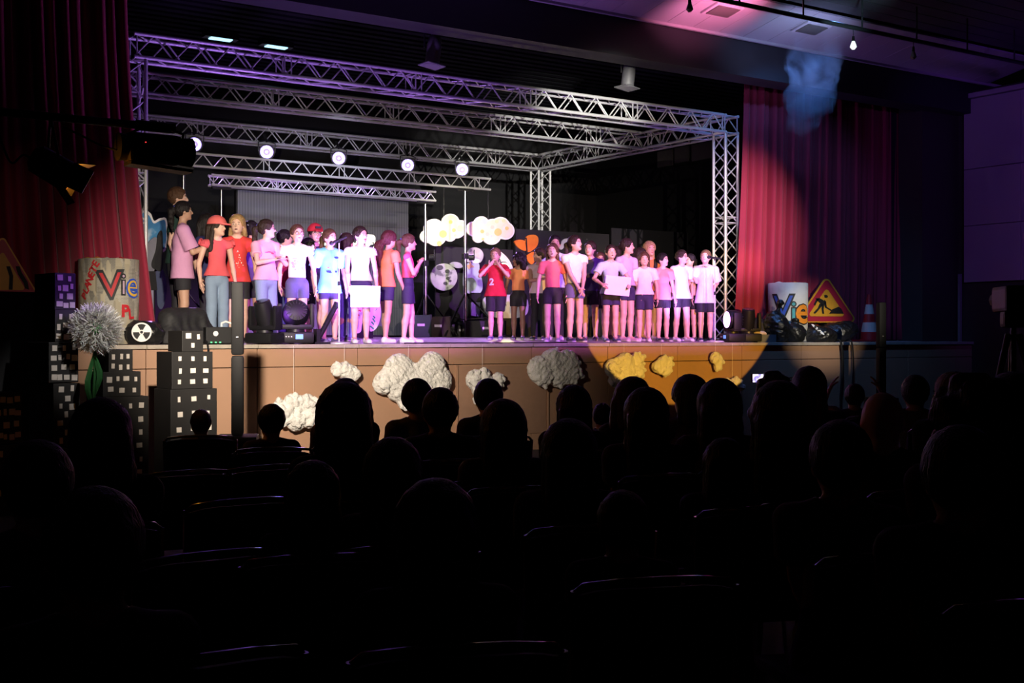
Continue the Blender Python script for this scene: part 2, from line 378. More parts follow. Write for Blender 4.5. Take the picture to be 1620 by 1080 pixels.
def wind_up_stand(label, px, Y, ztop, foot=0.55):
    p = at(px, 500, Y); t = thing('wind_up_stand', label, 'stand', (p.x, Y, sz(Y)), 0, 'wind-up truss stands'); h = ztop - sz(Y)
    MB().cyl((0, 0, 0.25), (0, 0, h * 0.55), 0.032, n=12).build('outer_tube', CHROME, t, smooth=True)
    MB().cyl((0, 0, h * 0.5), (0, 0, h), 0.022, n=12).build('inner_tube', CHROME, t, smooth=True)
    MB().bbox((0, 0, h * 0.55), (0.09, 0.09, 0.1), 0.01).build('clamp', BLACKM, t)
    MB().cyl((0.05, -0.05, 1.35), (0.11, -0.11, 1.35), 0.05, n=16).cyl((0.11, -0.11, 1.35), (0.11, -0.11, 1.48), 0.008).build('winch', BLACKM, t, smooth=True)
    MB().box((0, 0, h), (0.3, 0.06, 0.04)).build('truss_fork', BLACKM, t)
    for k in range(3):
        a = R(90 + 120 * k)
        MB().cyl((0, 0, 0.75), (foot * math.cos(a), foot * math.sin(a), 0.02), 0.016).cyl((0, 0, 0.3), (foot * .55 * math.cos(a), foot * .55 * math.sin(a), 0.33), 0.010).build('leg', BLACKM, t, smooth=True)
    return t
wind_up_stand('chrome wind-up stand at the left of the grey screen, topped by a truss', 350, 18.0, zq - 0.11)
wind_up_stand('chrome wind-up stand in front of the left painted cloud', 673, 18.0, zq - 0.11)
wind_up_stand('thin wind-up stand with splayed legs between the two painted clouds', 736, 17.6, (p0.z + p1.z) / 2 - 0.13, 0.7)
wind_up_stand('thin wind-up stand rising behind the tall man, left end of the row', 290, 17.6, (p0.z + p1.z) / 2 - 0.13)

# round lamps under the rear truss
LENS = glow('lamp_lens_lit', (0.80, 0.78, 1.0), 8.0)
def par_lamp(label, px, py, Y=19.25):
    p = at(px, py, Y); t = thing('par_lamp', label, 'lamp', p, 0, 'lit lamps under the rear truss')
    n = Vector((-0.42, -0.86, -0.28)).normalized(); q = n.to_track_quat('Z', 'Y').to_matrix()
    MB().lathe([(0.05, -0.2), (0.11, -0.17), (0.13, -0.02), (0.135, 0.02), (0.12, 0.02)], rot=q).build('housing', BLACKM, t, smooth=True)
    ln = MB().lathe([(0.112, 0.005), (0.112, 0.022), (0.05, 0.028)], rot=q).build('lens', mat('lamp_reflector', (0.45, 0.35, 0.9), 0.2, emis=0.7), t, smooth=True)
    for k in range(13):
        a = 2 * math.pi * k / 12; rr = 0 if k == 12 else 0.08
        MB().cyl(q @ Vector((rr * math.cos(a), rr * math.sin(a), 0.02)), q @ Vector((rr * math.cos(a), rr * math.sin(a), 0.036)), 0.019, n=10).build('led', LENS, ln)
    MB().tube([(-0.15, 0, 0), (-0.15, 0, 0.15), (0, 0, 0.19), (0.15, 0, 0.15), (0.15, 0, 0)], 0.01).build('yoke', BLACKM, t, smooth=True)
    MB().cyl((0, 0, 0.17), (0, 0.1, 0.3), 0.02).build('clamp', BLACKM, t)
    spot('par_beam', p + n * 0.1, (p.x - 1.2, 14.3, 1.4), 650, (0.55, 0.25, 1.0), 38, 0.8, 0.08)
for l, x, y in (('lit round lamp leftmost in the row, above the tall man', 308, 228), ('lit round lamp second from the left, with bright flare on its yoke', 422, 240), ('lit round lamp in the middle of the row of five', 536, 250), ('lit round lamp fourth from the left, above the right end of the screen', 645, 261), ('lit round lamp rightmost in the row, at the end of the slim truss', 731, 268)):
    par_lamp(l, x, y)
# unlit PAR cans hanging behind the beam
CANM = mat('grey_par_can', (0.24, 0.24, 0.26), 0.45, 0.4)
for l, x, y0, y1 in (('grey lamp can hanging under the ceiling above the front truss, left of two', 680, 48, 105), ('grey lamp can hanging near the beam, nearer the right curtain', 989, 92, 140)):
    a = at(x, y0, 13.85); b = at(x + 3, y1, 13.85); t = thing('par_can', l, 'lamp', b, 0, 'unlit lamp cans behind the beam'); h = a.z - b.z
    rot = Matrix.Rotation(R(8), 3, 'Y')
    MB().lathe([(0.06, 0.9 * h), (0.085, 0.8 * h), (0.095, 0.55 * h), (0.095, 0.1 * h), (0.115, 0.06 * h), (0.115, 0)], rot=rot).build('can', CANM, t, smooth=True)
    MB().box((0, 0, 0.01), (0.27, 0.27, 0.012), rot).build('gel_frame', CANM, t)
    MB().tube([(-0.11, 0, 0.5 * h), (-0.11, 0, 1.0 * h), (0, 0, 1.12 * h), (0.11, 0, 1.0 * h), (0.11, 0, 0.5 * h)], 0.011).build('yoke', BLACKM, t, smooth=True)
    MB().cyl((0, 0, 1.05 * h), (0, 0, 5.8 - b.z), 0.022).build('hook', ALU, t)
# small work lamps on the stage ceiling
for l, x, y in (('pale blue ceiling lamp seen through the front truss, leftmost', 349, 86), ('pale blue ceiling lamp seen through the front truss, second from the left', 437, 96)):
    p = at(x, y, 16.9); p.z = 5.72
    t = thing('ceiling_lamp', l, 'lamp', p, 0, 'ceiling lamps'); MB().box((0, 0, 0), (0.5, 0.16, 0.08)).build('housing', BLACKM, t); MB().box((0, 0, -0.045), (0.32, 0.12, 0.02)).build('diffuser', glow('ceiling_lamp_glow', (0.45, 0.8, 1.0), 1.6), t)

# grey LED screen
s0 = at(375, 420, 20.55); s1 = at(645, 420, 20.55); zt = at(500, 309, 20.55).z; zb = sz(20) + 0.03
scr = thing('led_screen', 'large grey ribbed screen standing behind the left group of children', 'screen', ((s0.x + s1.x) / 2, 20.55, zb))
W_, H_ = s1.x - s0.x, zt - zb
SCRM = ramp_mat('grey_ribbed_screen', 'wave', 6, [(0, (0.20, 0.21, 0.24)), (1, (0.30, 0.31, 0.34))], 0.6, 'LINEAR', (1, 0.01, 0.02))
for i in range(7):
    for j in range(5):
        MB().bbox((-W_ / 2 + (i + .5) * W_ / 7, 0, (j + .5) * H_ / 5), (W_ / 7 - 0.002, 0.06, H_ / 5 - 0.002), 0.003).build('panel', SCRM, scr)
MB().box((0, 0.1, H_ / 2), (W_, 0.08, H_)).build('frame', BLACKM, scr)

# black scenery flats with stars
FLAT = ramp_mat('starry_black_flat', 'voronoi', 5.5, [(0, (0.5, 0.5, 0.45)), (0.025, (0.014, 0.014, 0.016)), (1, (0.010, 0.010, 0.012))], 0.75)
def flat_piece(name, pts, Y, th, m, parent, bow=0):
    P = [at(x, y, Y) - parent.location for x, y in pts]
    return MB().prism(P, (0, th, 0)).build(name, m, parent)
def smooth_poly(pts, n=6):
    out = []; N = len(pts)
    for i in range(N):
        p0, p1, p2, p3 = (np.array(pts[(i + k - 1) % N], float) for k in range(4))
        for k in range(n):
            t = k / n
            out.append(tuple(0.5 * ((2 * p1) + (-p0 + p2) * t + (2 * p0 - 5 * p1 + 4 * p2 - p3) * t * t + (-p0 + 3 * p1 - 3 * p2 + p3) * t ** 3)))
    return out
def puffs(c):      # outline of a cloud out of circles (cx, cy, r), as seen from outside
    cx = sum(q[0] for q in c) / len(c); cy = sum(q[1] for q in c) / len(c); out = []
    for k in range(96):
        a = 2 * math.pi * k / 96; dx, dy = math.cos(a), math.sin(a); best = 0
        for x, y, r in c:
            bx, by = cx - x, cy - y; B = bx * dx + by * dy; D = B * B - (bx * bx + by * by - r * r)
            if D > 0: best = max(best, -B + math.sqrt(D))
        out.append((cx + dx * best, cy + dy * best))
    return out
FY = 18.45
for i, (x0, x1, y) in enumerate(((690, 815, 392), (817, 967, 366), (969, 1092, 364))):
    a = at(x0, y, FY); b = at(x1, y, FY)
    t = thing('scenery_flat', ('black starry scenery flat behind the painted robot figure', 'black starry scenery flat behind the orange butterfly', 'plain black scenery flat behind the right half of the choir')[i], 'scenery', ((a.x + b.x) / 2, FY, sz(FY)), 0, 'black scenery flats')
    w_ = b.x - a.x; h_ = (a.z + b.z) / 2 - sz(FY)
    MB().box((0, 0.06, h_ / 2), (w_ - 0.03, 0.03, h_)).build('board', FLAT, t)
    MB().box((0, 0.11, h_ * 0.7), (w_ - 0.06, 0.06, 0.06)).box((w_ / 3, 0.4, 0.3), (0.05, 0.6, 0.05)).build('brace', BLACKW, t)
CLOUDP = ramp_mat('painted_cloud', 'noise', 9, [(0, (0.85, 0.80, 0.66)), (0.56, (0.86, 0.82, 0.70)), (0.60, (0.85, 0.62, 0.22)), (0.66, (0.86, 0.50, 0.12)), (0.70, (0.55, 0.66, 0.75)), (0.76, (0.9, 0.85, 0.7))], 0.7)
CLOUDE = mat('cloud_rim_white', (0.88, 0.86, 0.78), 0.7, var=0.03)
SPOTC = [mat('spot_amber', (0.86, 0.58, 0.20)), mat('spot_blue', (0.55, 0.68, 0.80)), mat('spot_lime', (0.68, 0.76, 0.42)), mat('spot_salmon', (0.86, 0.64, 0.46))]
def painted_cloud(label, circ, Y, dots):
    cx = sum(c[0] for c in circ) / len(circ); cy = sum(c[1] for c in circ) / len(circ)
    t = thing('painted_cloud', label, 'cloud cutout', at(cx, cy, Y), 0, 'painted cloud cutouts')
    flat_piece('board', puffs(circ), Y, 0.03, CLOUDE, t)
    flat_piece('painted_face', puffs([(x, y, r - 2.0) for x, y, r in circ]), Y - 0.006, 0.008, ramp_mat('painted_cloud_paper', 'noise', 5, [(0, (0.86, 0.83, 0.74)), (0.6, (0.84, 0.74, 0.5)), (1, (0.7, 0.78, 0.82))], 0.75, 'LINEAR'), t)
    for x, y, r, c in dots:
        flat_piece('paint_spot', [(x + r * math.cos(a), y + r * math.sin(a)) for a in np.linspace(0, 2 * math.pi, 12, False)], Y - 0.010, 0.006, SPOTC[c], t)
    MB().cyl((0, 0.04, 0), (0, 0.04, 1.0), 0.004).build('wire', BLACKM, t)
painted_cloud('painted cloud cutout behind the chrome stand, left one of two', [(675, 374, 10), (687, 362, 16), (690, 372, 17), (713, 352, 14), (722, 362, 15), (730, 356, 8), (712, 372, 10)], 18.2,
              [(694, 355, 4, 1), (701, 370, 6, 0), (713, 351, 3, 0), (715, 343, 3, 3), (718, 364, 3, 0), (728, 361, 5, 2), (695, 385, 4, 0), (687, 381, 2, 1), (720, 372, 2, 2)])
painted_cloud('painted cloud cutout above the boy in red, right one of two', [(750, 362, 12), (762, 354, 12), (757, 375, 9), (778, 372, 15), (792, 358, 15), (800, 365, 14), (780, 362, 16)], 18.2,
              [(763, 366, 3, 0), (771, 370, 3, 3), (779, 359, 3, 3), (788, 367, 6, 0), (802, 361, 3, 0), (786, 350, 3, 2), (766, 350, 5, 1), (777, 373, 1.5, 1), (797, 349, 3, 2), (764, 378, 2, 0)])
ORANGE = mat('orange_paper', (0.90, 0.25, 0.02), 0.6, var=0.15)
INK = mat('black_ink', (0.01, 0.01, 0.01), 0.7)
bt = thing('butterfly_cutout', 'orange paper butterfly on the black flat behind the girl in the pale shirt', 'decoration', at(833, 398, 18.47))
flat_piece('wing', smooth_poly([(832, 376), (843, 371), (851, 375), (851, 386), (845, 394), (834, 398)]), 18.47, 0.03, ORANGE, bt)
flat_piece('wing', smooth_poly([(814, 382), (824, 379), (832, 383), (833, 396), (822, 393)]), 18.47, 0.03, ORANGE, bt)
flat_piece('wing', smooth_poly([(834, 404), (845, 398), (848, 408), (842, 418), (835, 412)]), 18.47, 0.03, ORANGE, bt)
flat_piece('vein', [(832, 376), (833.5, 376), (835, 402), (833, 402)], 18.462, 0.03, INK, bt)
MOON = ramp_mat('grey_moon_paint', 'noise', 4.5, [(0, (0.10, 0.10, 0.11)), (0.42, (0.16, 0.16, 0.17)), (0.48, (0.42, 0.42, 0.42)), (0.7, (0.55, 0.55, 0.54))], 0.6, 'EASE')
mt = thing('moon_cutout', 'round grey painted moon cutout with craters beside the splayed stand', 'decoration', at(703, 438, 18.3))
flat_piece('board', [(702.5 + 21 * math.cos(a), 438 + 21.5 * math.sin(a)) for a in np.linspace(0, 2 * math.pi, 40, False)], 18.3, 0.03, MOON, mt)
for x, y, r in ((708, 429, 3), (709, 440, 2.4), (712, 444, 2), (696, 423, 4), (705, 448, 2.6)):
    flat_piece('crater', [(x + r * 1.3 * math.cos(a), y + r * math.sin(a)) for a in np.linspace(0, 2 * math.pi, 12, False)], 18.29, 0.008, mat('crater_grey', (0.07, 0.07, 0.075)), mt)
flat_piece('arm', smooth_poly([(712, 417), (718, 414), (728, 416), (732, 422), (724, 424), (716, 421)]), 18.31, 0.02, mat('pale_grey_card', (0.4, 0.4, 0.42)), mt)
rb = thing('robot_cutout', 'pale blue painted figure cutout with a glass helmet, right of the splayed stand', 'decoration', at(750, 450, 18.3))
flat_piece('helmet', smooth_poly([(738, 405), (742, 395), (751, 391), (761, 395), (765, 404), (760, 415), (748, 416), (738, 413)]), 18.3, 0.03, MOON, rb)
flat_piece('visor', smooth_poly([(746, 411), (752, 409), (759, 411), (757, 416), (749, 416)]), 18.29, 0.02, mat('visor_white', (0.8, 0.85, 0.9), 0.3), rb)
flat_piece('torso', smooth_poly([(735, 424), (742, 416), (757, 416), (759, 430), (763, 444), (763, 458), (756, 464), (736, 460)]), 18.3, 0.03, ramp_mat('robot_blue_wash', 'noise', 3, [(0, (0.25, 0.32, 0.50)), (1, (0.60, 0.64, 0.72))], 0.7, 'LINEAR'), rb)
flat_piece('shorts', [(743, 463), (761, 463), (760, 478), (744, 478)], 18.3, 0.03, INK, rb)
flat_piece('leg', [(745, 478), (752, 478), (753, 501), (746, 499)], 18.3, 0.03, mat('robot_leg_paint', (0.25, 0.26, 0.36)), rb)
flat_piece('leg', [(753, 478), (760, 478), (758, 502), (754, 500)], 18.3, 0.03, mat('robot_leg_paint', (0.25, 0.26, 0.36)), rb)
flat_piece('star', [(737, 418), (742, 419), (744, 414), (747, 419), (751, 422), (745, 423), (742, 426), (740, 422)], 18.28, 0.012, mat('star_tan', (0.6, 0.4, 0.2)), rb)
for i, (l, pts, c) in enumerate((('white painted card with a curved top behind the curly-haired girl', [(786, 396), (795, 400), (806, 412), (812, 428), (806, 440), (797, 432), (794, 415)], (0.72, 0.72, 0.68)),
                 ('pale painted card low behind the boy in red', [(768, 470), (800, 466), (832, 470), (834, 496), (812, 503), (775, 500), (766, 486)], (0.55, 0.54, 0.62)),
                 ('small white arch-shaped card above the girl in the polo shirt', [(885, 392), (890, 380), (899, 377), (904, 382), (896, 384), (890, 394)], (0.6, 0.65, 0.62)))):
    Yc = (18.47, 18.46, 18.47)[i]
    t = thing('painted_card', l, 'decoration', at(sum(p[0] for p in pts) / len(pts), sum(p[1] for p in pts) / len(pts), Yc))
    flat_piece('board', smooth_poly(pts, 4), Yc, 0.03, mat('card_%d' % i, c, 0.7), t)
# lit lamp between the boy in red and the curly girl
lp = at(797, 424, 17.0); t = thing('spot_lamp', 'bright yellow-white lamp shining between the boy in red and the curly-haired girl', 'lamp', lp)
MB().lathe([(0.03, -0.16), (0.09, -0.12), (0.11, 0), (0.10, 0.01)], rot=Matrix.Rotation(R(90), 3, 'X')).build('housing', BLACKM, t, smooth=True)
MB().lathe([(0.095, 0.0), (0.09, 0.02), (0.03, 0.03)], rot=Matrix.Rotation(R(90), 3, 'X')).build('lens', glow('yellow_lens', (1.0, 0.95, 0.6), 14), t, smooth=True)
MB().cyl((0, 0.05, -0.1), (0, 0.05, sz(17) - lp.z), 0.018).build('pole', BLACKM, t); MB().box((0, 0.05, sz(17) - lp.z + 0.02), (0.5, 0.5, 0.04)).build('base', BLACKM, t)
spot('yellow_beam', lp + Vector((0, -0.1, 0)), lp + Vector((0.1, -3, 0.1)), 45, (1.0, 0.85, 0.3), 130, 0.5, 0.08)
# blue cloud and painted figure at the far left
BY = 16.6
t = thing('sky_cloud_cutout', 'blue painted sky cloud cutout with white outline beside the left curtain', 'cloud cutout', at(240, 360, BY))
flat_piece('outline', smooth_poly([(216, 340), (226, 332), (238, 337), (244, 349), (254, 345), (264, 349), (262, 396), (230, 398), (216, 386)]), BY, 0.03, WHITE, t)
flat_piece('sky', smooth_poly([(218, 342), (226, 336), (236, 341), (243, 353), (254, 349), (262, 352), (260, 393), (231, 395), (218, 384)]), BY - 0.008, 0.012, ramp_mat('painted_sky', 'noise', 4, [(0.3, (0.02, 0.12, 0.34)), (0.55, (0.06, 0.28, 0.55)), (0.7, (0.6, 0.72, 0.8))], 0.7, 'LINEAR'), t)
MB().cyl((0, 0.05, 0), (0, 0.05, sz(BY) - t.location.z), 0.02).build('pole', BLACKW, t)
t = thing('painted_figure', 'painted cutout of a figure in grey top and jeans under the blue cloud', 'decoration', at(245, 450, BY - 0.1))
flat_piece('torso', smooth_poly([(234, 385), (246, 375), (252, 388), (252, 420), (246, 430), (234, 428), (229, 405)]), BY - 0.1, 0.03, mat('figure_grey', (0.22, 0.22, 0.26)), t)
flat_piece('sleeve', smooth_poly([(250, 372), (257, 368), (257, 424), (246, 426), (240, 418), (247, 395)]), BY - 0.12, 0.03, INK, t)
flat_piece('jeans', smooth_poly([(244, 427), (258, 427), (264, 455), (258, 486), (250, 484), (248, 460)]), BY - 0.1, 0.03, mat('figure_denim', (0.06, 0.08, 0.16)), t)
flat_piece('shorts', [(233, 429), (246, 429), (249, 459), (236, 459)], BY - 0.11, 0.03, INK, t)
flat_piece('leg', [(238, 459), (243, 459), (243, 494), (240, 494)], BY - 0.1, 0.03, mat('figure_pale', (0.35, 0.34, 0.45)), t)
MB().cyl((0, 0.05, 0), (0, 0.05, sz(BY) - t.location.z), 0.02).build('pole', BLACKW, t)
# illuminated letters in front of the screen
LIT = glow('lit_letter', (1.0, 0.95, 0.8), 1.1)
def letter(ch, label, px, py, h, Y, tilt=0):
    cu = bpy.data.curves.new('letter', 'FONT'); cu.body = ch; cu.size = h * 1.38; cu.extrude = 0.04; cu.offset = 0.018; cu.align_x = 'CENTER'
    tmp = bpy.data.objects.new('tmp', cu); COL.objects.link(tmp); dg = bpy.context.evaluated_depsgraph_get()
    me = bpy.data.meshes.new_from_object(tmp.evaluated_get(dg)); bpy.data.objects.remove(tmp)
    me.transform(Matrix.Rotation(tilt, 4, 'Y') @ Matrix.Rotation(R(90), 4, 'X')); me.materials.clear(); me.materials.append(LIT)
    p = at(px, py, Y); t = thing('lit_letter', label, 'letter', p, 0, 'lit letters')
    link('letter_face', me, None, t); MB().cyl((0, 0.03, 0), (0, 0.03, sz(Y) - p.z), 0.015).box((0, 0.03, sz(Y) - p.z + 0.02), (0.3, 0.3, 0.03)).build('stand', BLACKM, t)
letter('B', 'glowing white letter B right of the girl holding the white sheet', 586, 391, 0.20, 18.0)
letter('O', 'glowing white letter glimpsed left of the head of the girl holding the sheet', 561, 389, 0.19, 18.0)
letter('R', 'glowing white letter glimpsed between the red cap and the blue jersey girl', 510, 386, 0.19, 18.0)
# white painted flat with red and green strokes, low behind the sheet
WY = 16.0
t = thing('white_cutout', 'white cutout with red and green brush strokes standing low behind the girl with the sheet', 'decoration', at(577, 505, WY))
flat_piece('board', smooth_poly([(556, 492), (562, 478), (580, 472), (600, 478), (602, 500), (596, 518), (586, 524), (584, 510), (574, 510), (571, 524), (564, 527), (557, 522), (558, 508)]), WY, 0.03, WHITE, t)
for x, y, dx, dy, c in ((562, 495, 6, 4, 0), (561, 501, 3, 4, 0), (560, 508, 2, 5, 0), (564, 490, 7, 2, 0), (593, 492, 3, -4, 1), (590, 500, 3, 3, 1), (589, 504, 4, 5, 1), (587, 509, 4, 4, 1), (585, 516, 6, 4, 1)):
    flat_piece('brush_stroke', [(x, y), (x + 1.5, y - 1), (x + dx + 1, y + dy - 1), (x + dx, y + dy + 1)], WY - 0.008, 0.01, mat('stroke_%d' % c, ((0.6, 0.03, 0.12), (0.03, 0.5, 0.15))[c]), t)
MB().box((0, 0.05, sz(WY) - t.location.z + 0.12), (0.3, 0.05, 0.24)).build('foot', BLACKW, t)
# crates and boxes at the back of the stage
for l, px, Y, wd, hd, c in (('green equipment crate at the foot of the chrome stand', 663, 17.3, 0.34, 0.36, (0.03, 0.11, 0.05)), ('dark wooden crate right of the green crate', 690, 17.5, 0.42, 0.34, (0.05, 0.025, 0.03)),
                            ('low black flight case behind the splayed stand', 765, 17.6, 0.7, 0.28, (0.015, 0.015, 0.02)), ('small black flight case near the painted figure cutout', 728, 18.0, 0.4, 0.22, (0.02, 0.018, 0.025)),
                            ('tall grey flight case beside the right truss column', 1137, 15.5, 0.34, 0.62, (0.05, 0.055, 0.08)), ('wide black flight case behind the boy at the right microphone', 1098, 16.6, 0.9, 0.45, (0.012, 0.014, 0.03))):
    p = at(px, 500, Y); t = thing('equipment_crate', l, 'crate', (p.x, Y, sz(Y)), R(-20), 'crates on stage')
    MB().bbox((0, 0, hd / 2), (wd, 0.35, hd), 0.012).build('body', mat('crate_' + l[:9], c, 0.6), t)
    for k in (-1, 1): MB().box((k * wd / 2, 0, hd / 2), (0.012, 0.36, hd + 0.01)).build('edge_strip', BLACKM, t)
    MB().box((0, -0.18, hd * 0.55), (0.12, 0.012, 0.04)).build('handle', ALU, t)

# ------------------------------------------------------------------ smooth solids: distance field -> surface mesh
class SDF:
    def __init__(s, lo, hi, v):
        s.v = v; s.lo = np.array(lo, np.float32); n = np.ceil((np.array(hi) - s.lo) / v).astype(int) + 1
        s.ax = [(s.lo[i] + v * np.arange(n[i])).astype(np.float32) for i in range(3)]
        s.F = np.full(tuple(n), 4.0, np.float32)
    def _sl(s, lo, hi):
        out = []
        for i in range(3):
            a = int(max(0, math.floor((lo[i] - s.lo[i]) / s.v))); b = int(min(len(s.ax[i]), math.ceil((hi[i] - s.lo[i]) / s.v) + 1))
            if b - a < 1: return None
            out.append(slice(a, b))
        return tuple(out)
    def _mix(s, sl, d, k):
        f = s.F[sl]
        if k <= 0: s.F[sl] = np.minimum(f, d); return
        h = np.clip(0.5 + 0.5 * (f - d) / k, 0, 1); s.F[sl] = f * (1 - h) + d * h - k * h * (1 - h)
    def cone(s, a, b, ra, rb=None, k=0.02, flat=1.0, cap=0):
        rb = ra if rb is None else rb; a = np.array(a, np.float32); b = np.array(b, np.float32)
        pad = max(ra, rb) + k + 3 * s.v; sl = s._sl(np.minimum(a, b) - pad, np.maximum(a, b) + pad)
        if sl is None: return
        X, Y, Z = np.ix_(s.ax[0][sl[0]], s.ax[1][sl[1]], s.ax[2][sl[2]])
        dx, dy, dz = X - a[0], (Y - a[1]), Z - a[2]; e = b - a; L2 = float(e @ e) + 1e-9
        t = np.clip((dx * e[0] + dy * e[1] + dz * e[2]) / L2, 0, 1)
        qy = (dy - t * e[1]) / flat
        d = np.sqrt((dx - t * e[0]) ** 2 + qy ** 2 + (dz - t * e[2]) ** 2) - (ra + (rb - ra) * t)
        if flat < 1: d = d * (0.5 + 0.5 * flat)
        if cap:
            L = math.sqrt(L2); pr = (dx * e[0] + dy * e[1] + dz * e[2]) / L
            d = np.maximum(d, pr - L)
            if cap == 2: d = np.maximum(d, -pr)
        s._mix(sl, d, k)
    def ell(s, c, r, k=0.02, rot=None):
        c = np.array(c, np.float32); pad = max(r) + k + 3 * s.v; sl = s._sl(c - pad, c + pad)
        if sl is None: return
        X, Y, Z = np.ix_(s.ax[0][sl[0]], s.ax[1][sl[1]], s.ax[2][sl[2]])
        s._mix(sl, ell_d(X - c[0], Y - c[1], Z - c[2], r, rot), k)
    def grid(s): return np.ix_(*s.ax)
    def mesh(s, name, noise=None):
        F = s.F
        F[0] = F[-1] = 4; F[:, 0] = F[:, -1] = 4; F[:, :, 0] = F[:, :, -1] = 4
        I = F < 0
        cnt = np.zeros(tuple(n - 1 for n in F.shape), np.int8)
        for a in (0, 1):
            for b in (0, 1):
                for c in (0, 1): cnt += I[a:F.shape[0] - 1 + a, b:F.shape[1] - 1 + b, c:F.shape[2] - 1 + c]
        act = (cnt > 0) & (cnt < 8); ijk = np.argwhere(act)
        if len(ijk) == 0: return bpy.data.meshes.new(name), np.zeros((0, 3))
        idx = np.full(act.shape, -1, np.int64); idx[act] = np.arange(len(ijk))
        cor = np.array([(a, b, c) for a in (0, 1) for b in (0, 1) for c in (0, 1)])
        vals = np.stack([F[ijk[:, 0] + a, ijk[:, 1] + b, ijk[:, 2] + c] for a, b, c in cor], 1)
        acc = np.zeros((len(ijk), 3)); num = np.zeros(len(ijk))
        for p in range(8):
            for ax in range(3):
                if cor[p][ax]: continue
                q = p + (4, 2, 1)[ax]; va, vb = vals[:, p], vals[:, q]; m = (va < 0) != (vb < 0)
                t = np.where(m, va / np.where(m, va - vb, 1), 0); pt = np.tile(cor[p].astype(float), (len(ijk), 1)); pt[:, ax] = t
                acc[m] += pt[m]; num[m] += 1
        V = (ijk + acc / num[:, None]) * s.v + s.lo
        quads = []
        for ax in range(3):
            o = [(1, 2), (2, 0), (0, 1)][ax]
            A = I; sh = [slice(None)] * 3; sh2 = [slice(None)] * 3; sh[ax] = slice(0, -1); sh2[ax] = slice(1, None)
            d = A[tuple(sh)] != A[tuple(sh2)]; e = np.argwhere(d)
            if len(e) == 0: continue
            inside = A[tuple(sh)][d]
            def cell(o1, o2):
                c = e.copy(); c[:, o[0]] -= o1; c[:, o[1]] -= o2; return idx[c[:, 0], c[:, 1], c[:, 2]]
            q = np.stack([cell(1, 1), cell(0, 1), cell(0, 0), cell(1, 0)], 1)
            q[~inside] = q[~inside][:, ::-1]; quads.append(q)
        Q = np.concatenate(quads)
        if noise is not None: V = noise(V)
        return quad_mesh(name, V, Q), V
def ell_d(dx, dy, dz, r, rot=None):
    if rot is not None:
        M = np.array(rot).T
        dx, dy, dz = (M[i, 0] * dx + M[i, 1] * dy + M[i, 2] * dz for i in range(3))
    return (np.sqrt((dx / r[0]) ** 2 + (dy / r[1]) ** 2 + (dz / r[2]) ** 2) - 1) * min(r)
def quad_mesh(name, V, Q):
    me = bpy.data.meshes.new(name); nq = len(Q)
    me.vertices.add(len(V)); me.vertices.foreach_set('co', np.asarray(V, np.float32).ravel())
    me.loops.add(nq * 4); me.loops.foreach_set('vertex_index', np.asarray(Q, np.int32).ravel())
    me.polygons.add(nq); me.polygons.foreach_set('loop_start', np.arange(0, nq * 4, 4, dtype=np.int32))
    me.polygons.foreach_set('use_smooth', np.ones(nq, bool)); me.update(calc_edges=True)
    return me
def lump(V, amp, fr, seed=0):
    r = np.random.default_rng(seed); d = np.zeros(len(V))
    for k in range(7):
        w_ = r.normal(size=3) * fr * (1 + 0.4 * k); d += np.sin(V @ w_ + r.uniform(0, 6)) / (1 + 0.5 * k)
    return d * amp

# ------------------------------------------------------------------ cotton clouds on the stage front
COTTON = mat('cotton_wool', (0.82, 0.79, 0.74), 0.95, var=0.08, scale=20, bump=0.8, bscale=55)
def cotton_cloud(label, circ, seed):
    Y = EDGE_Y - 0.02; cx = sum(c[0] for c in circ) / len(circ); cy = sum(c[1] for c in circ) / len(circ)
    c0 = at(cx, cy, Y); d = dep(cx, Y) / F
    pts = [(at(x, y, Y) - c0, r * d * 1.3) for x, y, r in circ]
    lo = [min(p[0][i] - p[1] for p in pts) - 0.06 for i in range(3)]; hi = [max(p[0][i] + p[1] for p in pts) + 0.06 for i in range(3)]
    lo[1] = -0.2; hi[1] = 0.04
    S = SDF(lo, hi, 0.012); rng = np.random.default_rng(seed)
    for p, r in pts:
        S.ell((p.x, -0.05, p.z), (r * 0.9, min(0.1, r * 0.55), r * 0.9), 0.012)
        for k in range(int(10 + r * 60)):
            a = rng.uniform(0, 6.28); q = rng.uniform(0.1, 1.0) * r * 0.92; s = rng.uniform(0.022, 0.04)
            S.ell((p.x + q * math.cos(a), -0.05 - 0.085 * math.sqrt(max(0, 1 - (q / r) ** 2)) * min(1, r * 7), p.z + q * math.sin(a)), (s, s * 0.8, s), 0.012)
    S.F = np.maximum(S.F, S.grid()[1] - 0.016)
    me, V = S.mesh('cotton', lambda V: V + np.stack([lump(V, 0.003, 55, seed), lump(V, 0.003, 60, seed + 1), lump(V, 0.003, 50, seed + 2)], 1))
    t = thing('cotton_cloud', label, 'cotton cloud', c0, 0, 'cotton clouds on the stage front')
    link('cotton', me, COTTON, t)
    top = max(p[0].z + p[1] * 0.6 for p in pts); MB().cyl((0, -0.02, top - 0.05), (0, -0.02, EDGE_Z - c0.z - 0.01), 0.0018, n=5).build('string', WHITE, t)
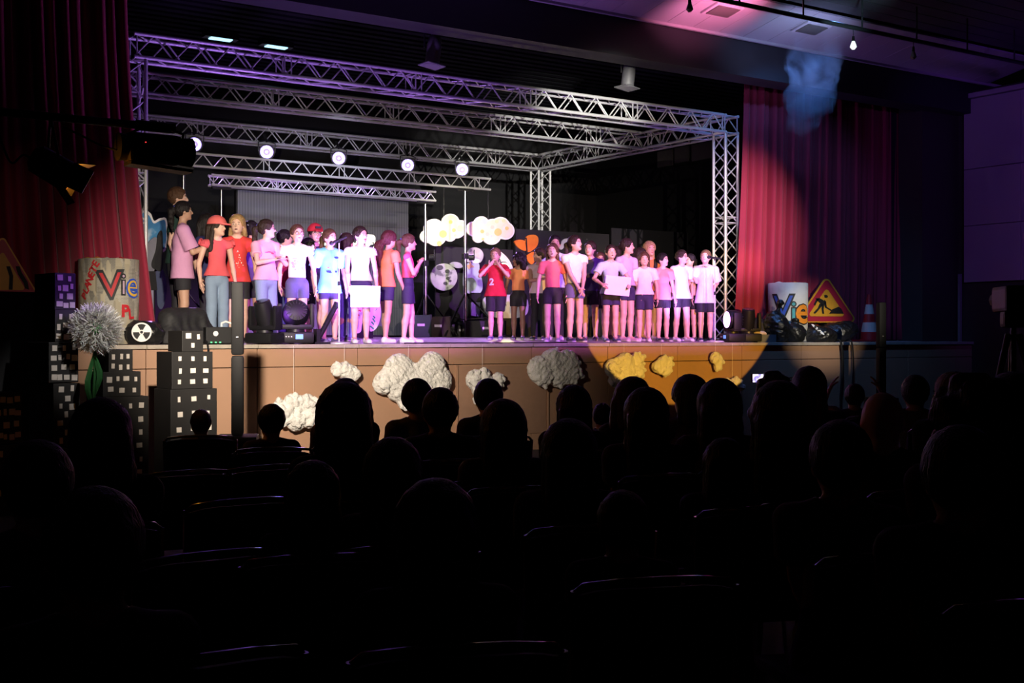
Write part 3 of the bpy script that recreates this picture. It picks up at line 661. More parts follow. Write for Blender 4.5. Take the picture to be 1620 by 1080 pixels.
CC = [('small bean-shaped cotton cloud left of the largest one', [(531, 584, 10), (543, 585, 11), (555, 590, 10), (545, 594, 9)]),
      ('largest cotton cloud, with two humps, below the girls with ponytails', [(603, 606, 15), (628, 586, 23), (680, 580, 21), (690, 602, 21), (652, 606, 28), (640, 628, 16), (615, 600, 19), (668, 600, 24), (628, 612, 20)]),
      ('heart-shaped cotton cloud over a seated head, right of the largest', [(748, 600, 14), (762, 594, 11), (784, 600, 10), (757, 616, 13), (768, 608, 12), (752, 632, 7)]),
      ('oval shaggy cotton cloud in the middle of the stage front', [(850, 584, 19), (870, 574, 20), (893, 576, 20), (903, 592, 13), (880, 593, 17), (855, 594, 15)]),
      ('large cotton cloud in the amber light, its left half in shadow', [(966, 582, 13), (985, 576, 16), (1004, 570, 11), (1004, 586, 11), (970, 600, 11), (985, 590, 16)]),
      ('small cotton cloud in the amber light, right of the large one', [(1035, 580, 8), (1045, 573, 9), (1052, 572, 8), (1050, 584, 9), (1042, 582, 9)]),
      ('tiny pointed cotton cloud high in the amber light', [(1127, 566, 8), (1133, 572, 7), (1131, 580, 6)]),
      ('cotton cloud at the right edge of the amber light, mostly behind heads', [(1148, 608, 8), (1158, 605, 7), (1165, 611, 7)]),
      ('low wide cotton cloud behind the child with the pigtail, bottom left', [(440, 646, 12), (460, 638, 14), (483, 638, 13), (488, 656, 18), (465, 664, 15), (445, 656, 12)])]
for i, (l, c) in enumerate(CC): cotton_cloud(l, c, 20 + i)

# ------------------------------------------------------------------ cardboard skyline
CARD = mat('black_painted_cardboard', (0.011, 0.010, 0.010), 0.6, var=0.3, scale=6)
def tower(label, cx, Y, rz, segs, group='cardboard skyscrapers', depth=0.34):
    p = at(cx, 600, Y); t = thing('cardboard_tower', label, 'cardboard tower', (p.x, Y, FLOOR), rz, group); d = dep(cx, Y) / F
    rng = random.Random(label)
    for k, (x0, x1, y0, y1, rows) in enumerate(segs):
        w_ = (x1 - x0) * d; ox = ((x0 + x1) / 2 - cx) * d; z1 = CZ + (HY - y0) * d - FLOOR; z0 = CZ + (HY - y1) * d - FLOOR
        if k == len(segs) - 1: zb_ = 0.0
        else: zb_ = z0 + 0.002
        bx = MB().bbox((ox, 0, (z1 + zb_) / 2), (w_, depth + 0.03 * k, z1 - zb_), 0.004).build('box', CARD, t)
        for r, n in enumerate(rows):
            zc = z1 - (r + 0.62) * (z1 - z0) / (len(rows) + 0.25)
            for c in range(n):
                wide = rng.random() < 0.45; ww = (0.052 if wide else 0.03) * rng.uniform(0.85, 1.1); hh = 0.05 * rng.uniform(0.85, 1.1)
                xx = ox + ((c + 0.5) / n - 0.5) * w_ * 0.94 + rng.uniform(-0.008, 0.008)
                MB().box((xx, -(depth + 0.03 * k) / 2 - 0.003, zc + rng.uniform(-0.01, 0.01)), (ww, 0.004, hh), Matrix.Rotation(rng.uniform(-0.05, 0.05), 3, 'Y')).build('paper_window', PAPERW, bx)
tower('tall black cardboard tower at far left with violet light on its upper half', 86, 11.4, R(12), [(70, 104, 433, 491, (2, 3, 2, 3)), (69, 105, 491, 541, (2, 3, 3)), (58, 106, 541, 604, (3, 4, 3, 4)), (64, 107, 605, 704, (2, 1, 2, 1, 2, 1, 2)), (66, 112, 706, 790, (2, 1, 2, 1))], depth=0.4)
tower('black cardboard tower standing behind the dandelion stem', 188, 11.9, R(4), [(162, 200, 552, 590, (3, 3)), (152, 212, 587, 626, (4, 3)), (148, 224, 626, 760, (4, 3, 3, 3, 3, 3))])
tower('black cardboard tower with bright windows left of the slim column speaker', 293, 11.9, R(5), [(276, 311, 523, 556, (2, 1)), (258, 326, 556, 614, (3, 3, 3)), (255, 332, 614, 760, (3, 3, 3, 3, 2, 3))])
tower('low black cardboard tower cut by the left edge of the photo', 2, 11.0, R(14), [(-30, 22, 620, 700, (4, 5, 3, 5)), (-30, 62, 702, 790, (4, 5, 5, 4))], depth=0.3)
# ------------------------------------------------------------------ paper dandelion
dc = at(152, 520, 11.0)
t = thing('paper_dandelion', 'giant white paper dandelion with fringed head on a green stem', 'paper flower', (dc.x, dc.y, FLOOR)); hz = dc.z - FLOOR
fr = MB(); rng = random.Random(4)
for k in range(30):
    a = rng.uniform(0, 6.28); s_ = rng.uniform(0.25, 0.75); L = rng.uniform(0.08, 0.125); w_ = 0.0035
    d_ = Vector((math.cos(a) * math.sin(s_), math.sin(a) * math.sin(s_), math.cos(s_))); n_ = d_.cross(Vector((rng.random(), rng.random(), rng.random()))).normalized()
    b0 = Vector((0, 0, 0.135)); m_ = b0 + d_ * L * 0.6; e_ = b0 + d_ * L + Vector((math.cos(a), math.sin(a), -0.3)) * 0.015
    fr.add([b0 - n_ * w_, b0 + n_ * w_, m_ + n_ * w_, m_ - n_ * w_, e_ + n_ * w_ * .6, e_ - n_ * w_ * .6], [(0, 1, 2, 3), (3, 2, 4, 5)])
fr.cyl((0, 0, 0.02), (0, 0, 0.14), 0.004, n=5)
fl0 = fr.build('floret', WHITE, t, fix=False); NF = 64
for k in range(NF):
    o = fl0 if k == 0 else fl0.copy()
    if k: COL.objects.link(o); o.parent = t
    z_ = 1 - 2 * (k + .5) / NF; a = k * 2.399963; rr = math.sqrt(1 - z_ * z_)
    o.location = (0, 0, hz); o.rotation_euler = Vector((rr * math.cos(a), rr * math.sin(a), z_)).to_track_quat('Z', 'Y').to_euler()
MB().ell((0, 0, hz), (0.05, 0.05, 0.05)).build('heart', mat('flower_green', (0.06, 0.4, 0.08), 0.6), t, smooth=True)
MB().tube([(0, 0, hz), (-0.01, 0, hz - 0.4), (-0.03, 0, hz - 0.8), (-0.03, 0, 0.02)], 0.016).build('stem', GREEN, t, smooth=True)
MB().box((-0.03, 0, 0.03), (0.4, 0.4, 0.06)).build('base', BLACKW, t)
for sx, ln, zz in ((-0.07, 0.55, hz - 0.22), (0.05, 0.42, hz - 0.2), (-0.09, 0.3, hz - 0.75)):
    m_ = MB(); P = []
    for k in range(8):
        q = k / 7; wd = 0.026 * math.sin(math.pi * min(1, q * 0.9 + 0.08)); P.append((sx * (1 - abs(2 * q - 1)) - 0.02, -0.03 * math.sin(3 * q), zz - ln * q, wd))
    for a_, b_ in zip(P[:-1], P[1:]):
        m_.add([(a_[0] - a_[3], a_[1], a_[2]), (a_[0] + a_[3], a_[1], a_[2]), (b_[0] + b_[3], b_[1], b_[2]), (b_[0] - b_[3], b_[1], b_[2]), (a_[0], a_[1] - 0.012, a_[2]), (b_[0], b_[1] - 0.012, b_[2])], [(0, 4, 5, 3), (4, 1, 2, 5), (1, 0, 3, 2)])
    m_.build('leaf', GREEN, t)

# ------------------------------------------------------------------ newspaper bins
NEWS_OLD = ramp_mat('newspaper_collage', 'noise', 26, [(0, (0.16, 0.15, 0.14)), (0.40, (0.30, 0.27, 0.22)), (0.46, (0.60, 0.57, 0.47)), (0.62, (0.66, 0.63, 0.54)), (0.72, (0.42, 0.36, 0.25))], 0.6, 'LINEAR', (1, 1, 3.2))
NEWSW = ramp_mat('white_paper_collage', 'noise', 9, [(0, (0.5, 0.47, 0.40)), (0.45, (0.72, 0.70, 0.64)), (1, (0.82, 0.80, 0.74))], 0.5, 'LINEAR')
NEWS = mat('newspaper_columns', (0.6, 0.57, 0.47), 0.6); nt = NEWS.node_tree; b_ = nt.nodes['Principled BSDF']
tc = nt.nodes.new('ShaderNodeTexCoord'); sx = nt.nodes.new('ShaderNodeSeparateXYZ'); nt.links.new(tc.outputs['Object'], sx.inputs[0])
an = nt.nodes.new('ShaderNodeMath'); an.operation = 'ARCTAN2'; nt.links.new(sx.outputs[1], an.inputs[0]); nt.links.new(sx.outputs[0], an.inputs[1])
cb_ = nt.nodes.new('ShaderNodeCombineXYZ'); nt.links.new(an.outputs[0], cb_.inputs[0]); nt.links.new(sx.outputs[2], cb_.inputs[1])
vo = nt.nodes.new('ShaderNodeTexVoronoi'); vo.inputs['Scale'].default_value = 6; vo.distance = 'CHEBYCHEV'; nt.links.new(cb_.outputs[0], vo.inputs['Vector'])
br = nt.nodes.new('ShaderNodeTexBrick'); br.inputs['Scale'].default_value = 9; br.inputs['Brick Width'].default_value = 0.9; br.inputs['Row Height'].default_value = 0.13; br.inputs['Mortar Size'].default_value = 0.03
br.inputs['Color1'].default_value = (0.33, 0.31, 0.27, 1); br.inputs['Color2'].default_value = (0.44, 0.41, 0.34, 1); br.inputs['Mortar'].default_value = (0.62, 0.59, 0.48, 1); nt.links.new(cb_.outputs[0], br.inputs['Vector'])
r2 = nt.nodes.new('ShaderNodeValToRGB'); r2.color_ramp.interpolation = 'CONSTANT'; r2.color_ramp.elements[0].color = (0, 0, 0, 1); r2.color_ramp.elements[1].position = 0.62; r2.color_ramp.elements[1].color = (1, 1, 1, 1)
sr = nt.nodes.new('ShaderNodeSeparateColor'); nt.links.new(vo.outputs['Color'], sr.inputs[0]); nt.links.new(sr.outputs[0], r2.inputs[0])
mx_ = nt.nodes.new('ShaderNodeMixRGB'); nt.links.new(r2.outputs[0], mx_.inputs[0]); nt.links.new(br.outputs[0], mx_.inputs[1]); mx_.inputs[2].default_value = (0.56, 0.50, 0.36, 1)
m3 = nt.nodes.new('ShaderNodeMixRGB'); m3.blend_type = 'MULTIPLY'; m3.inputs[0].default_value = 0.5; nt.links.new(mx_.outputs[0], m3.inputs[1]); nt.links.new(sr.outputs[1], m3.inputs[2]); nt.links.new(m3.outputs[0], b_.inputs['Base Color'])
def text_mesh(ch, size, bold=0.0):
    cu = bpy.data.curves.new('glyph', 'FONT'); cu.body = ch; cu.size = size; cu.offset = bold; cu.align_x = 'CENTER'; cu.resolution_u = 3
    tmp = bpy.data.objects.new('tmp', cu); COL.objects.link(tmp); dg = bpy.context.evaluated_depsgraph_get()
    me = bpy.data.meshes.new_from_object(tmp.evaluated_get(dg)); bpy.data.objects.remove(tmp); return me
def bin_glyph(ch, parent, r, ang, z, size, col, tilt=0, bold=0.0, off=0.006, sq=1.0):
    me = text_mesh(ch, size, bold); ct, st = math.cos(tilt), math.sin(tilt)
    bm = bmesh.new(); bm.from_mesh(me); bmesh.ops.subdivide_edges(bm, edges=bm.edges[:], cuts=1)
    for v in bm.verts:
        x, y = v.co.x * sq, v.co.y; x, y = ct * x - st * y, st * x + ct * y; a = ang + x / r
        v.co = Vector((math.cos(a) * (r + off), math.sin(a) * (r + off), z + y))
    bm.to_mesh(me); bm.free(); me.materials.clear(); me.materials.append(col); link('lettering', me, None, parent)
P_RED = mat('paint_red', (0.55, 0.02, 0.03)); P_BLK = mat('paint_black', (0.01, 0.01, 0.012)); P_YEL = mat('paint_yellow', (0.75, 0.45, 0.05)); P_BLU = mat('paint_blue', (0.03, 0.10, 0.55))
P_TEA = mat('paint_teal', (0.05, 0.38, 0.42)); P_ORA = mat('paint_orange', (0.85, 0.28, 0.02)); P_VIO = mat('paint_violet', (0.3, 0.1, 0.6)); P_MAU = mat('paint_mauve', (0.5, 0.35, 0.45))
def bin_(label, px, Y, h, r, m):
    p = at(px, 500, Y); t = thing('newspaper_bin', label, 'bin', (p.x, Y, sz(Y)), 0, 'bins covered in newspaper')
    prof = [(r * 0.96, 0.0), (r * 0.98, h * 0.3), (r, h * 0.6), (r, h), (r - 0.015, h + 0.005), (r - 0.03, h), (r - 0.04, h - 0.15)]
    MB().lathe(prof, n=48).build('drum', m, t, smooth='all')
    rng = random.Random(px)
    for k in range(7):
        a = rng.uniform(0, 6.28); q = rng.uniform(0, r * 0.7)
        MB().ell((q * math.cos(a), q * math.sin(a), h - 0.05), (0.09, 0.09, 0.08), 8, 5).build('crumpled_paper', (P_ORA, P_RED, WHITE, P_YEL)[k % 4], t)
    return t, math.atan2(-p.y, -p.x)
b1, A0 = bin_('bin wrapped in old newspaper with hand-painted letters, beside the left curtain', 172, 13.72, 0.93, 0.325, NEWS)
for ch, da, z, s, c, tl, bd in (('V', 0.08, 0.50, 0.42, P_BLK, 0.05, 0.022), ('V', 0.08, 0.515, 0.38, P_RED, 0.05, 0.0), ('i', 0.48, 0.54, 0.34, P_BLK, 0, 0.012), ('i', 0.48, 0.54, 0.34, P_MAU, 0, -0.004), ('e', 0.86, 0.52, 0.40, P_BLU, 0, 0.016), ('e', 0.86, 0.52, 0.40, P_YEL, 0, -0.004), ('P', 0.55, 0.30, 0.18, P_RED, 0, 0.008), ('L', 0.80, 0.28, 0.15, P_RED, 0.1, 0.006)):
    bin_glyph(ch, b1, 0.325, A0 + da, z, s, c, tl, bd, 0.006 + (0.004 if bd <= 0 else 0))
for k, ch in enumerate('PLANETE'):
    bin_glyph(ch, b1, 0.325, A0 - 0.78 + k * 0.075, 0.50 + k * 0.058, 0.11, P_RED, 0.95, 0.004)
b2, A1 = bin_('bin wrapped in white paper with painted letters, behind black rubbish bags', 1246.5, 13.75, 0.93, 0.315, NEWSW)
for ch, da, z, s, c, tl, bd in (('V', -0.25, 0.36, 0.55, P_BLK, 0, 0.022), ('V', -0.25, 0.37, 0.52, P_BLU, 0, 0.0), ('i', 0.28, 0.30, 0.50, P_BLK, 0, 0.02), ('i', 0.28, 0.30, 0.50, P_TEA, 0, 0.0), ('e', 0.80, 0.30, 0.60, P_BLK, 0, 0.03), ('e', 0.80, 0.30, 0.60, P_ORA, 0, 0.012)):
    bin_glyph(ch, b2, 0.315, A1 + da, z, s, c, tl, bd, 0.006 + (0.004 if c not in (P_BLK,) else 0))

# ------------------------------------------------------------------ road signs, cone
S_YEL = mat('sign_yellow', (0.72, 0.36, 0.03), 0.5); S_RED = mat('sign_red', (0.45, 0.02, 0.05), 0.5)
def tri(c, h, wd, r): # rounded triangle around (px) centre
    cx, cy = c; P = [(cx, cy - h * 2 / 3), (cx + wd / 2, cy + h / 3), (cx - wd / 2, cy + h / 3)]; out = []
    for i, (x, y) in enumerate(P):
        a0 = {0: -150, 1: -30, 2: 90}[i]
        for k in range(7):
            a = R(a0 + k * 20); out.append((x + r * math.cos(a), y + r * math.sin(a)))
    return out
def road_sign(label, c, h, wd, Y):
    t = thing('road_sign', label, 'road sign', at(c[0], c[1], Y), 0, 'triangular road signs')
    flat_piece('plate', tri(c, h, wd, 6), Y, 0.02, S_YEL, t); flat_piece('red_band', tri(c, h * 0.97, wd * 0.97, 4.6), Y - 0.005, 0.008, S_RED, t)
    flat_piece('yellow_field', tri(c, h * 0.62, wd * 0.62, 3.5), Y - 0.010, 0.008, S_YEL, t)
    z = sz(Y) - t.location.z
    for k in (-0.18, 0.18): MB().cyl((k, 0.03, -0.1), (k * 1.2, 0.12, z + 0.01), 0.014).build('prop_leg', BLACKM, t)
    return t
rs = road_sign('yellow and red roadworks warning sign with a digging worker, right of the white bin', (1308, 485), 57, 76, 13.82)
for pts in ([(1290, 473), (1296, 472), (1303, 476), (1306, 480), (1304, 484), (1299, 482)], [(1304, 468), (1307, 467), (1310, 469), (1309, 472), (1305, 472)], [(1292, 474), (1296, 474), (1292, 479), (1290, 484), (1288, 482)],
            [(1297, 481), (1302, 483), (1297, 489), (1290, 497), (1287, 496), (1294, 488)], [(1300, 482), (1304, 484), (1303, 490), (1304, 497), (1301, 497), (1300, 489)], [(1304, 475), (1307, 478), (1308, 486), (1305, 486)], [(1306, 485), (1316, 491), (1315, 493), (1305, 487)],
            [(1312, 497), (1317, 490), (1322, 488), (1327, 486), (1331, 489), (1335, 497)]):
    cx_ = 1308; flat_piece('pictogram', [(x, y - 1) for x, y in pts], 13.805, 0.008, INK, rs)
ls = road_sign('yellow and red warning sign showing a narrowing road, cut by the left edge', (4, 438), 84, 100, 13.6)
for pts in ([(10, 421), (16, 421), (21, 436), (20, 458), (14, 458), (15, 437)], [(25, 421), (31, 421), (34, 430), (44, 446), (46, 458), (40, 456), (38, 448), (29, 434)]):
    flat_piece('pictogram', pts, 13.585, 0.008, INK, ls)
pc = at(1375, 543, 13.62); t = thing('traffic_cone', 'red and white traffic cone beside the right column speaker', 'cone', (pc.x, 13.62, sz(13.62))); H_ = 0.79
CR = mat('cone_red', (0.40, 0.015, 0.02), 0.4); CW = mat('cone_white', (0.55, 0.53, 0.5), 0.4)
rad = lambda z: 0.155 - 0.125 * z / H_
for i, (z0, z1) in enumerate(((0.03, 0.16), (0.16, 0.32), (0.32, 0.46), (0.46, 0.62), (0.62, H_))):
    MB().lathe([(rad(z0), z0), (rad(z1), z1)], n=28).build('band', (CR, CW)[i % 2], t, smooth=True)
MB().bbox((0, 0, 0.016), (0.4, 0.4, 0.03), 0.01).build('base', CR, t)

# ------------------------------------------------------------------ rubbish bags and other black lumps
BAG = mat('black_bin_liner', (0.012, 0.012, 0.013), 0.28, var=0.3, scale=8, bump=0.9, bscale=14)
CLOTH = mat('black_cover_cloth', (0.014, 0.014, 0.016), 0.7, bump=0.5, bscale=7)
def bag(label, px, Y, w_, h, seed, emblem=None, d_=None, m=BAG, name='rubbish_bag', cat='bag', tie=True):
    p = at(px, 530, Y); t = thing(name, label, cat, (p.x, Y, sz(Y)), math.atan2(-p.y, -p.x) + R(90), 'black rubbish bags' if cat == 'bag' else None)
    rng = np.random.default_rng(seed); d_ = d_ or w_ * 0.75
    S = SDF((-w_, -d_, -0.02), (w_, d_, h * 1.5), 0.016)
    S.ell((0, 0, h * 0.42), (w_ / 2, d_ / 2, h * 0.45), 0.03)
    for k in range(9):
        a = rng.uniform(0, 6.28); s = rng.uniform(0.28, 0.42)
        S.ell((w_ * 0.3 * math.cos(a), d_ * 0.3 * math.sin(a), h * rng.uniform(0.2, 0.6)), (w_ * s * 0.8, d_ * s * 0.8, h * s), 0.05)
    if tie: S.cone((0, 0, h * 0.8), (0.02, 0, h * 1.02), 0.05, 0.02, 0.05); S.cone((0.02, 0, h * 1.0), (0.05, 0, h * 1.16), 0.02, 0.06, 0.02)
    S.F = np.maximum(S.F, 0.003 - S.grid()[2])
    me, V = S.mesh('bag', lambda V: V + (np.stack([lump(V, 0.006, 22, seed), lump(V, 0.006, 24, seed + 1), lump(V, 0.004, 22, seed + 2) * (V[:, 2] > 0.05)], 1)))
    body = link('bag_body', me, m, t)
    if emblem:
        bv = BVHTree.FromPolygons([tuple(v) for v in V], [tuple(q.vertices) for q in me.polygons])
        def pj(x, z):
            r_ = bv.ray_cast(Vector((x, -2, z)), Vector((0, 1, 0))); return Vector((x, (r_[0].y if r_[0] else -d_ / 2) , z))
        ex, ez, er, et = emblem[:4]; c = pj(ex, ez)
        def disc(name, shape, yoff, mm): return MB().prism([(c.x + x, c.y - yoff + 0.25 * z, c.z + z) for x, z in shape], (0, 0.03, 0)).build(name, mm, t)
        circ = [(er * math.cos(a), er * (0.72 if et == 'mask' else 1.0) * math.sin(a)) for a in np.linspace(0, 2 * math.pi, 32, False)]
        if et == 'mask': circ = [(x * 0.8 - z * 0.6, x * -0.55 + z * 0.8) for x, z in circ]
        disc('emblem', circ, 0.035, WHITE)
        if et == 'trefoil':
            for k in range(3):
                a0 = R(90 + 120 * k - 30); disc('emblem_blade', [(q * er * math.cos(a0 + R(j)), q * er * math.sin(a0 + R(j))) for q, js in ((0.25, (0, 30, 60)), (0.85, (60, 45, 30, 15, 0))) for j in js], 0.045, INK)
            disc('emblem_hub', [(0.15 * er * math.cos(a), 0.15 * er * math.sin(a)) for a in np.linspace(0, 2 * math.pi, 14, False)], 0.045, INK)
        else:
            for x, z, rx, rz_ in ((-0.35, 0.35, 0.16, 0.22), (0.15, 0.1, 0.16, 0.22), (0.1, -0.35, 0.3, 0.1), (-0.1, -0.05, 0.08, 0.1)):
                disc('emblem_spot', [(x * er + rx * er * math.cos(a), z * er + rz_ * er * math.sin(a)) for a in np.linspace(0, 2 * math.pi, 12, False)], 0.045, INK)
    return t
bag('black rubbish bag with a white radiation trefoil disc, under the newspaper bin', 224, 13.45, 0.40, 0.30, 3, (0.0, 0.135, 0.105, 'trefoil'), tie=False)
bag('black rubbish bag with a white mask emblem, under the roadworks sign', 1294, 13.45, 0.50, 0.30, 5, (0.0, 0.20, 0.11, 'mask'), tie=False)
bag('shiny black rubbish bag at the right end of the heap', 1322, 13.75, 0.58, 0.36, 6, tie=False)
bag('knotted black rubbish bag in front of the white bin, tallest of the heap', 1229, 13.45, 0.36, 0.52, 8)
bag('small knotted black rubbish bag right of the tallest one', 1253, 13.36, 0.34, 0.28, 9)
bag('black cloth heap left of the knotted rubbish bags', 1207, 13.68, 0.42, 0.40, 10, None, None, CLOTH, 'cloth_heap', 'cloth', False)
# loudspeaker wedge under a black cover
p = at(293, 530, 13.65); t = thing('covered_monitor', 'stage monitor under a wrinkled black cover at the feet of the woman in pink', 'speaker', (p.x, 13.65, sz(13.65)), R(20))
S = SDF((-0.5, -0.45, -0.02), (0.5, 0.45, 0.6), 0.014)
S.cone((-0.2, 0, 0.05), (0.2, 0, 0.05), 0.17, 0.17, 0.05); S.cone((-0.2, 0.03, 0.28), (0.17, 0.03, 0.30), 0.13, 0.12, 0.09); S.cone((0.2, 0, 0.25), (0.36, -0.1, 0.0), 0.09, 0.08, 0.08); S.cone((-0.2, 0, 0.2), (-0.3, -0.08, 0.0), 0.09, 0.07, 0.08)
S.F = np.maximum(S.F, 0.003 - S.grid()[2])
me, V = S.mesh('cover', lambda V: V + np.stack([lump(V, 0.006, 18, 1), lump(V, 0.007, 20, 2), 0 * V[:, 0]], 1)); link('cover', me, CLOTH, t)
MB().box((0, -0.02, 0.02), (0.5, 0.3, 0.03)).build('rubber_feet', BLACK, t)
bx = at(1210, 535, 13.38); t = thing('small_box', 'small grey box with a pale crumpled sheet on top, near the stage edge', 'box', (bx.x, 13.38, sz(13.38)), R(-25))
MB().bbox((0, 0, 0.06), (0.3, 0.18, 0.12), 0.006).build('body', mat('grey_box', (0.10, 0.11, 0.12), 0.5), t); MB().ell((-0.07, 0.02, 0.13), (0.11, 0.07, 0.05), 10, 6).build('crumpled_sheet', mat('pale_pink_sheet', (0.7, 0.55, 0.5), 0.8), t)

# ------------------------------------------------------------------ moving heads, lamps on the stage floor
def moving_head(label, px, Y, s, rz, tilt, lens, screen=True, style='wash'):
    p = at(px, 540, Y); t = thing('moving_head', label, 'stage light', (p.x, Y, sz(Y)), rz, 'moving head lights on the floor')
    b = MB().bbox((0, 0, 0.075 * s), (0.40 * s, 0.30 * s, 0.13 * s), 0.03 * s).build('base', BLACK, t, smooth=True)
    if screen:
        MB().box((0.03 * s, -0.152 * s, 0.085 * s), (0.085 * s, 0.008, 0.055 * s)).build('display', glow('blue_display', (0.15, 0.35, 0.9), 0.9), b)
        for k in range(3): MB().box((-0.06 * s - k * 0.03 * s, -0.152 * s, 0.085 * s), (0.012 * s, 0.008, 0.012 * s)).build('button', WHITE, b)
    MB().cyl((0, 0, 0.13 * s), (0, 0, 0.17 * s), 0.10 * s, n=20).build('pan_ring', BLACKM, t, smooth=True)
    y = MB().bbox((0, 0, 0.20 * s), (0.40 * s, 0.13 * s, 0.06 * s), 0.02 * s)
    for k in (-1, 1): y.bbox((k * 0.185 * s, 0, 0.33 * s), (0.05 * s, 0.13 * s, 0.28 * s), 0.02 * s)
    y.build('yoke', BLACK, t, smooth=True)
    rot = Matrix.Rotation(tilt, 3, 'X')
    hd = MB().lathe([(0.05 * s, -0.14 * s), (0.12 * s, -0.12 * s), (0.155 * s, -0.03 * s), (0.155 * s, 0.08 * s), (0.14 * s, 0.10 * s)] if style == 'wash' else [(0.08 * s, -0.18 * s), (0.11 * s, -0.15 * s), (0.12 * s, 0.02 * s), (0.10 * s, 0.17 * s), (0.085 * s, 0.18 * s)], (0, 0, 0.36 * s), 28, rot).build('head', BLACK, t, smooth=True)
    rr, zz = (0.13, 0.101) if style == 'wash' else (0.08, 0.181)
    MB().lathe([(rr * s, zz * s - 0.01), (rr * s, zz * s + 0.003), (0.02 * s, zz * s + 0.006)], (0, 0, 0.36 * s), 24, rot).build('lens', lens, hd, smooth=True)
    for k in range(16 if style == 'wash' else 6):      # cooling ribs on the back of the head
        a = 2 * math.pi * k / (16 if style == 'wash' else 6)
        MB().box(rot @ Vector((0.10 * s * math.cos(a), 0.10 * s * math.sin(a), -0.125 * s)) + Vector((0, 0, 0.36 * s)), (0.05 * s, 0.006 * s, 0.03 * s), rot @ Matrix.Rotation(a, 3, 'Z')).build('rib', BLACKM, hd)
    return t
DARKL = mat('dark_lens', (0.03, 0.03, 0.05), 0.08, spec=0.9)
VLENS = glow('violet_lens', (0.75, 0.35, 1.0), 6)
moving_head('large moving head light with ribbed round back and blue display, left stage edge', 468, 13.42, 1.02, R(-20), R(-105), VLENS)
moving_head('smaller moving head light left of the large ribbed one', 419, 13.42, 0.95, R(-60), R(20), DARKL, False, 'spot')
moving_head('moving head light with glowing violet face beside the right microphone stand', 1159, 13.5, 0.95, R(-110), R(90), VLENS)
moving_head('dark moving head light just right of the violet-faced one', 1183, 13.5, 0.95, R(-30), R(15), DARKL, False, 'spot')
t = thing('power_distribution_box', 'low black power box with small green lights by the column speaker', 'box', (*at(352, 540, 13.5).xy, sz(13.5)), R(-10))
MB().bbox((0, 0, 0.10), (0.42, 0.25, 0.19), 0.01).build('body', BLACK, t); MB().cyl((-0.1, -0.13, 0.12), (-0.1, -0.11, 0.12), 0.03).build('socket', ALU, t)
for k in range(3): MB().box((-0.15 + k * 0.05, -0.13, 0.02), (0.02, 0.01, 0.012)).build('indicator', glow('green_led', (0.1, 0.9, 0.3), 1.2), t)
t = thing('white_bracket', 'small white hooked bracket lying on the power box', 'bracket', (*at(357, 540, 13.42).xy, sz(13.42) + 0.19))
MB().tube([(-0.05, 0, 0.012), (-0.05, 0, 0.05), (0.0, 0, 0.07), (0.07, 0, 0.05), (0.07, 0, 0.012)], 0.012).build('hook', WHITE, t, smooth=True)
ca = at(505, 541, 13.4); cb = at(533, 480, 13.5); t = thing('tube_launcher', 'black tilted tube on a bracket between the large moving head and the microphone stand', 'tube', (ca.x, 13.4, sz(13.4)))
d_ = cb - Vector((ca.x, 13.4, sz(13.4)))
MB().cyl(Vector((0, 0, 0.08)), d_, 0.032, 0.032, 16).build('barrel', BLACK, t, smooth=True); MB().cyl(d_ - d_.normalized() * 0.05, d_ + d_.normalized() * 0.005, 0.037, n=16).build('muzzle_ring', BLACKM, t, smooth=True)
MB().box((-0.03, 0, 0.09), (0.05, 0.1, 0.18)).box((0, 0, 0.012), (0.2, 0.2, 0.024)).build('bracket', BLACKM, t)
# microphone stands
def mic_stand(label, px, Y, ztop, mic_dir):
    p = at(px, 540, Y); t = thing('microphone_stand', label, 'mic stand', (p.x, Y, sz(Y)), 0, 'microphone stands'); h = ztop - sz(Y)
    MB().lathe([(0.14, 0), (0.14, 0.012), (0.12, 0.022), (0.02, 0.03)], n=28).build('base', ALU, t, smooth=True)
    MB().cyl((0, 0, 0.02), (0, 0, h * 0.6), 0.011).build('lower_tube', ALU, t, smooth=True); MB().cyl((0, 0, h * 0.55), (0, 0, h), 0.008).build('upper_tube', ALU, t, smooth=True); MB().cyl((0, 0, h * 0.57), (0, 0, h * 0.61), 0.018).build('clutch', BLACK, t)
    m = Vector(mic_dir).normalized(); c = Vector((0, 0, h + 0.02)); 
    MB().cyl(c - m * 0.1, c + m * 0.07, 0.014, 0.018, 12).build('microphone', BLACK, t, smooth=True); MB().ell(c + m * 0.10, (0.028, 0.028, 0.028), 12, 8).build('microphone_head', mat('mic_grille', (0.05, 0.05, 0.06), 0.35, 0.6, bump=0.6, bscale=200), t, smooth=True)
    MB().cyl(c - Vector((0, 0, 0.04)), c, 0.016).build('clip', BLACK, t)
mic_stand('chrome microphone stand in front of the girl in the blue jersey', 536.5, 13.38, at(536, 382, 13.38).z, (-0.75, 0.25, -0.35))
mic_stand('chrome microphone stand in front of the boy at the far right', 1131, 13.5, at(1131, 410, 13.5).z, (-1, 0.35, 0.12))

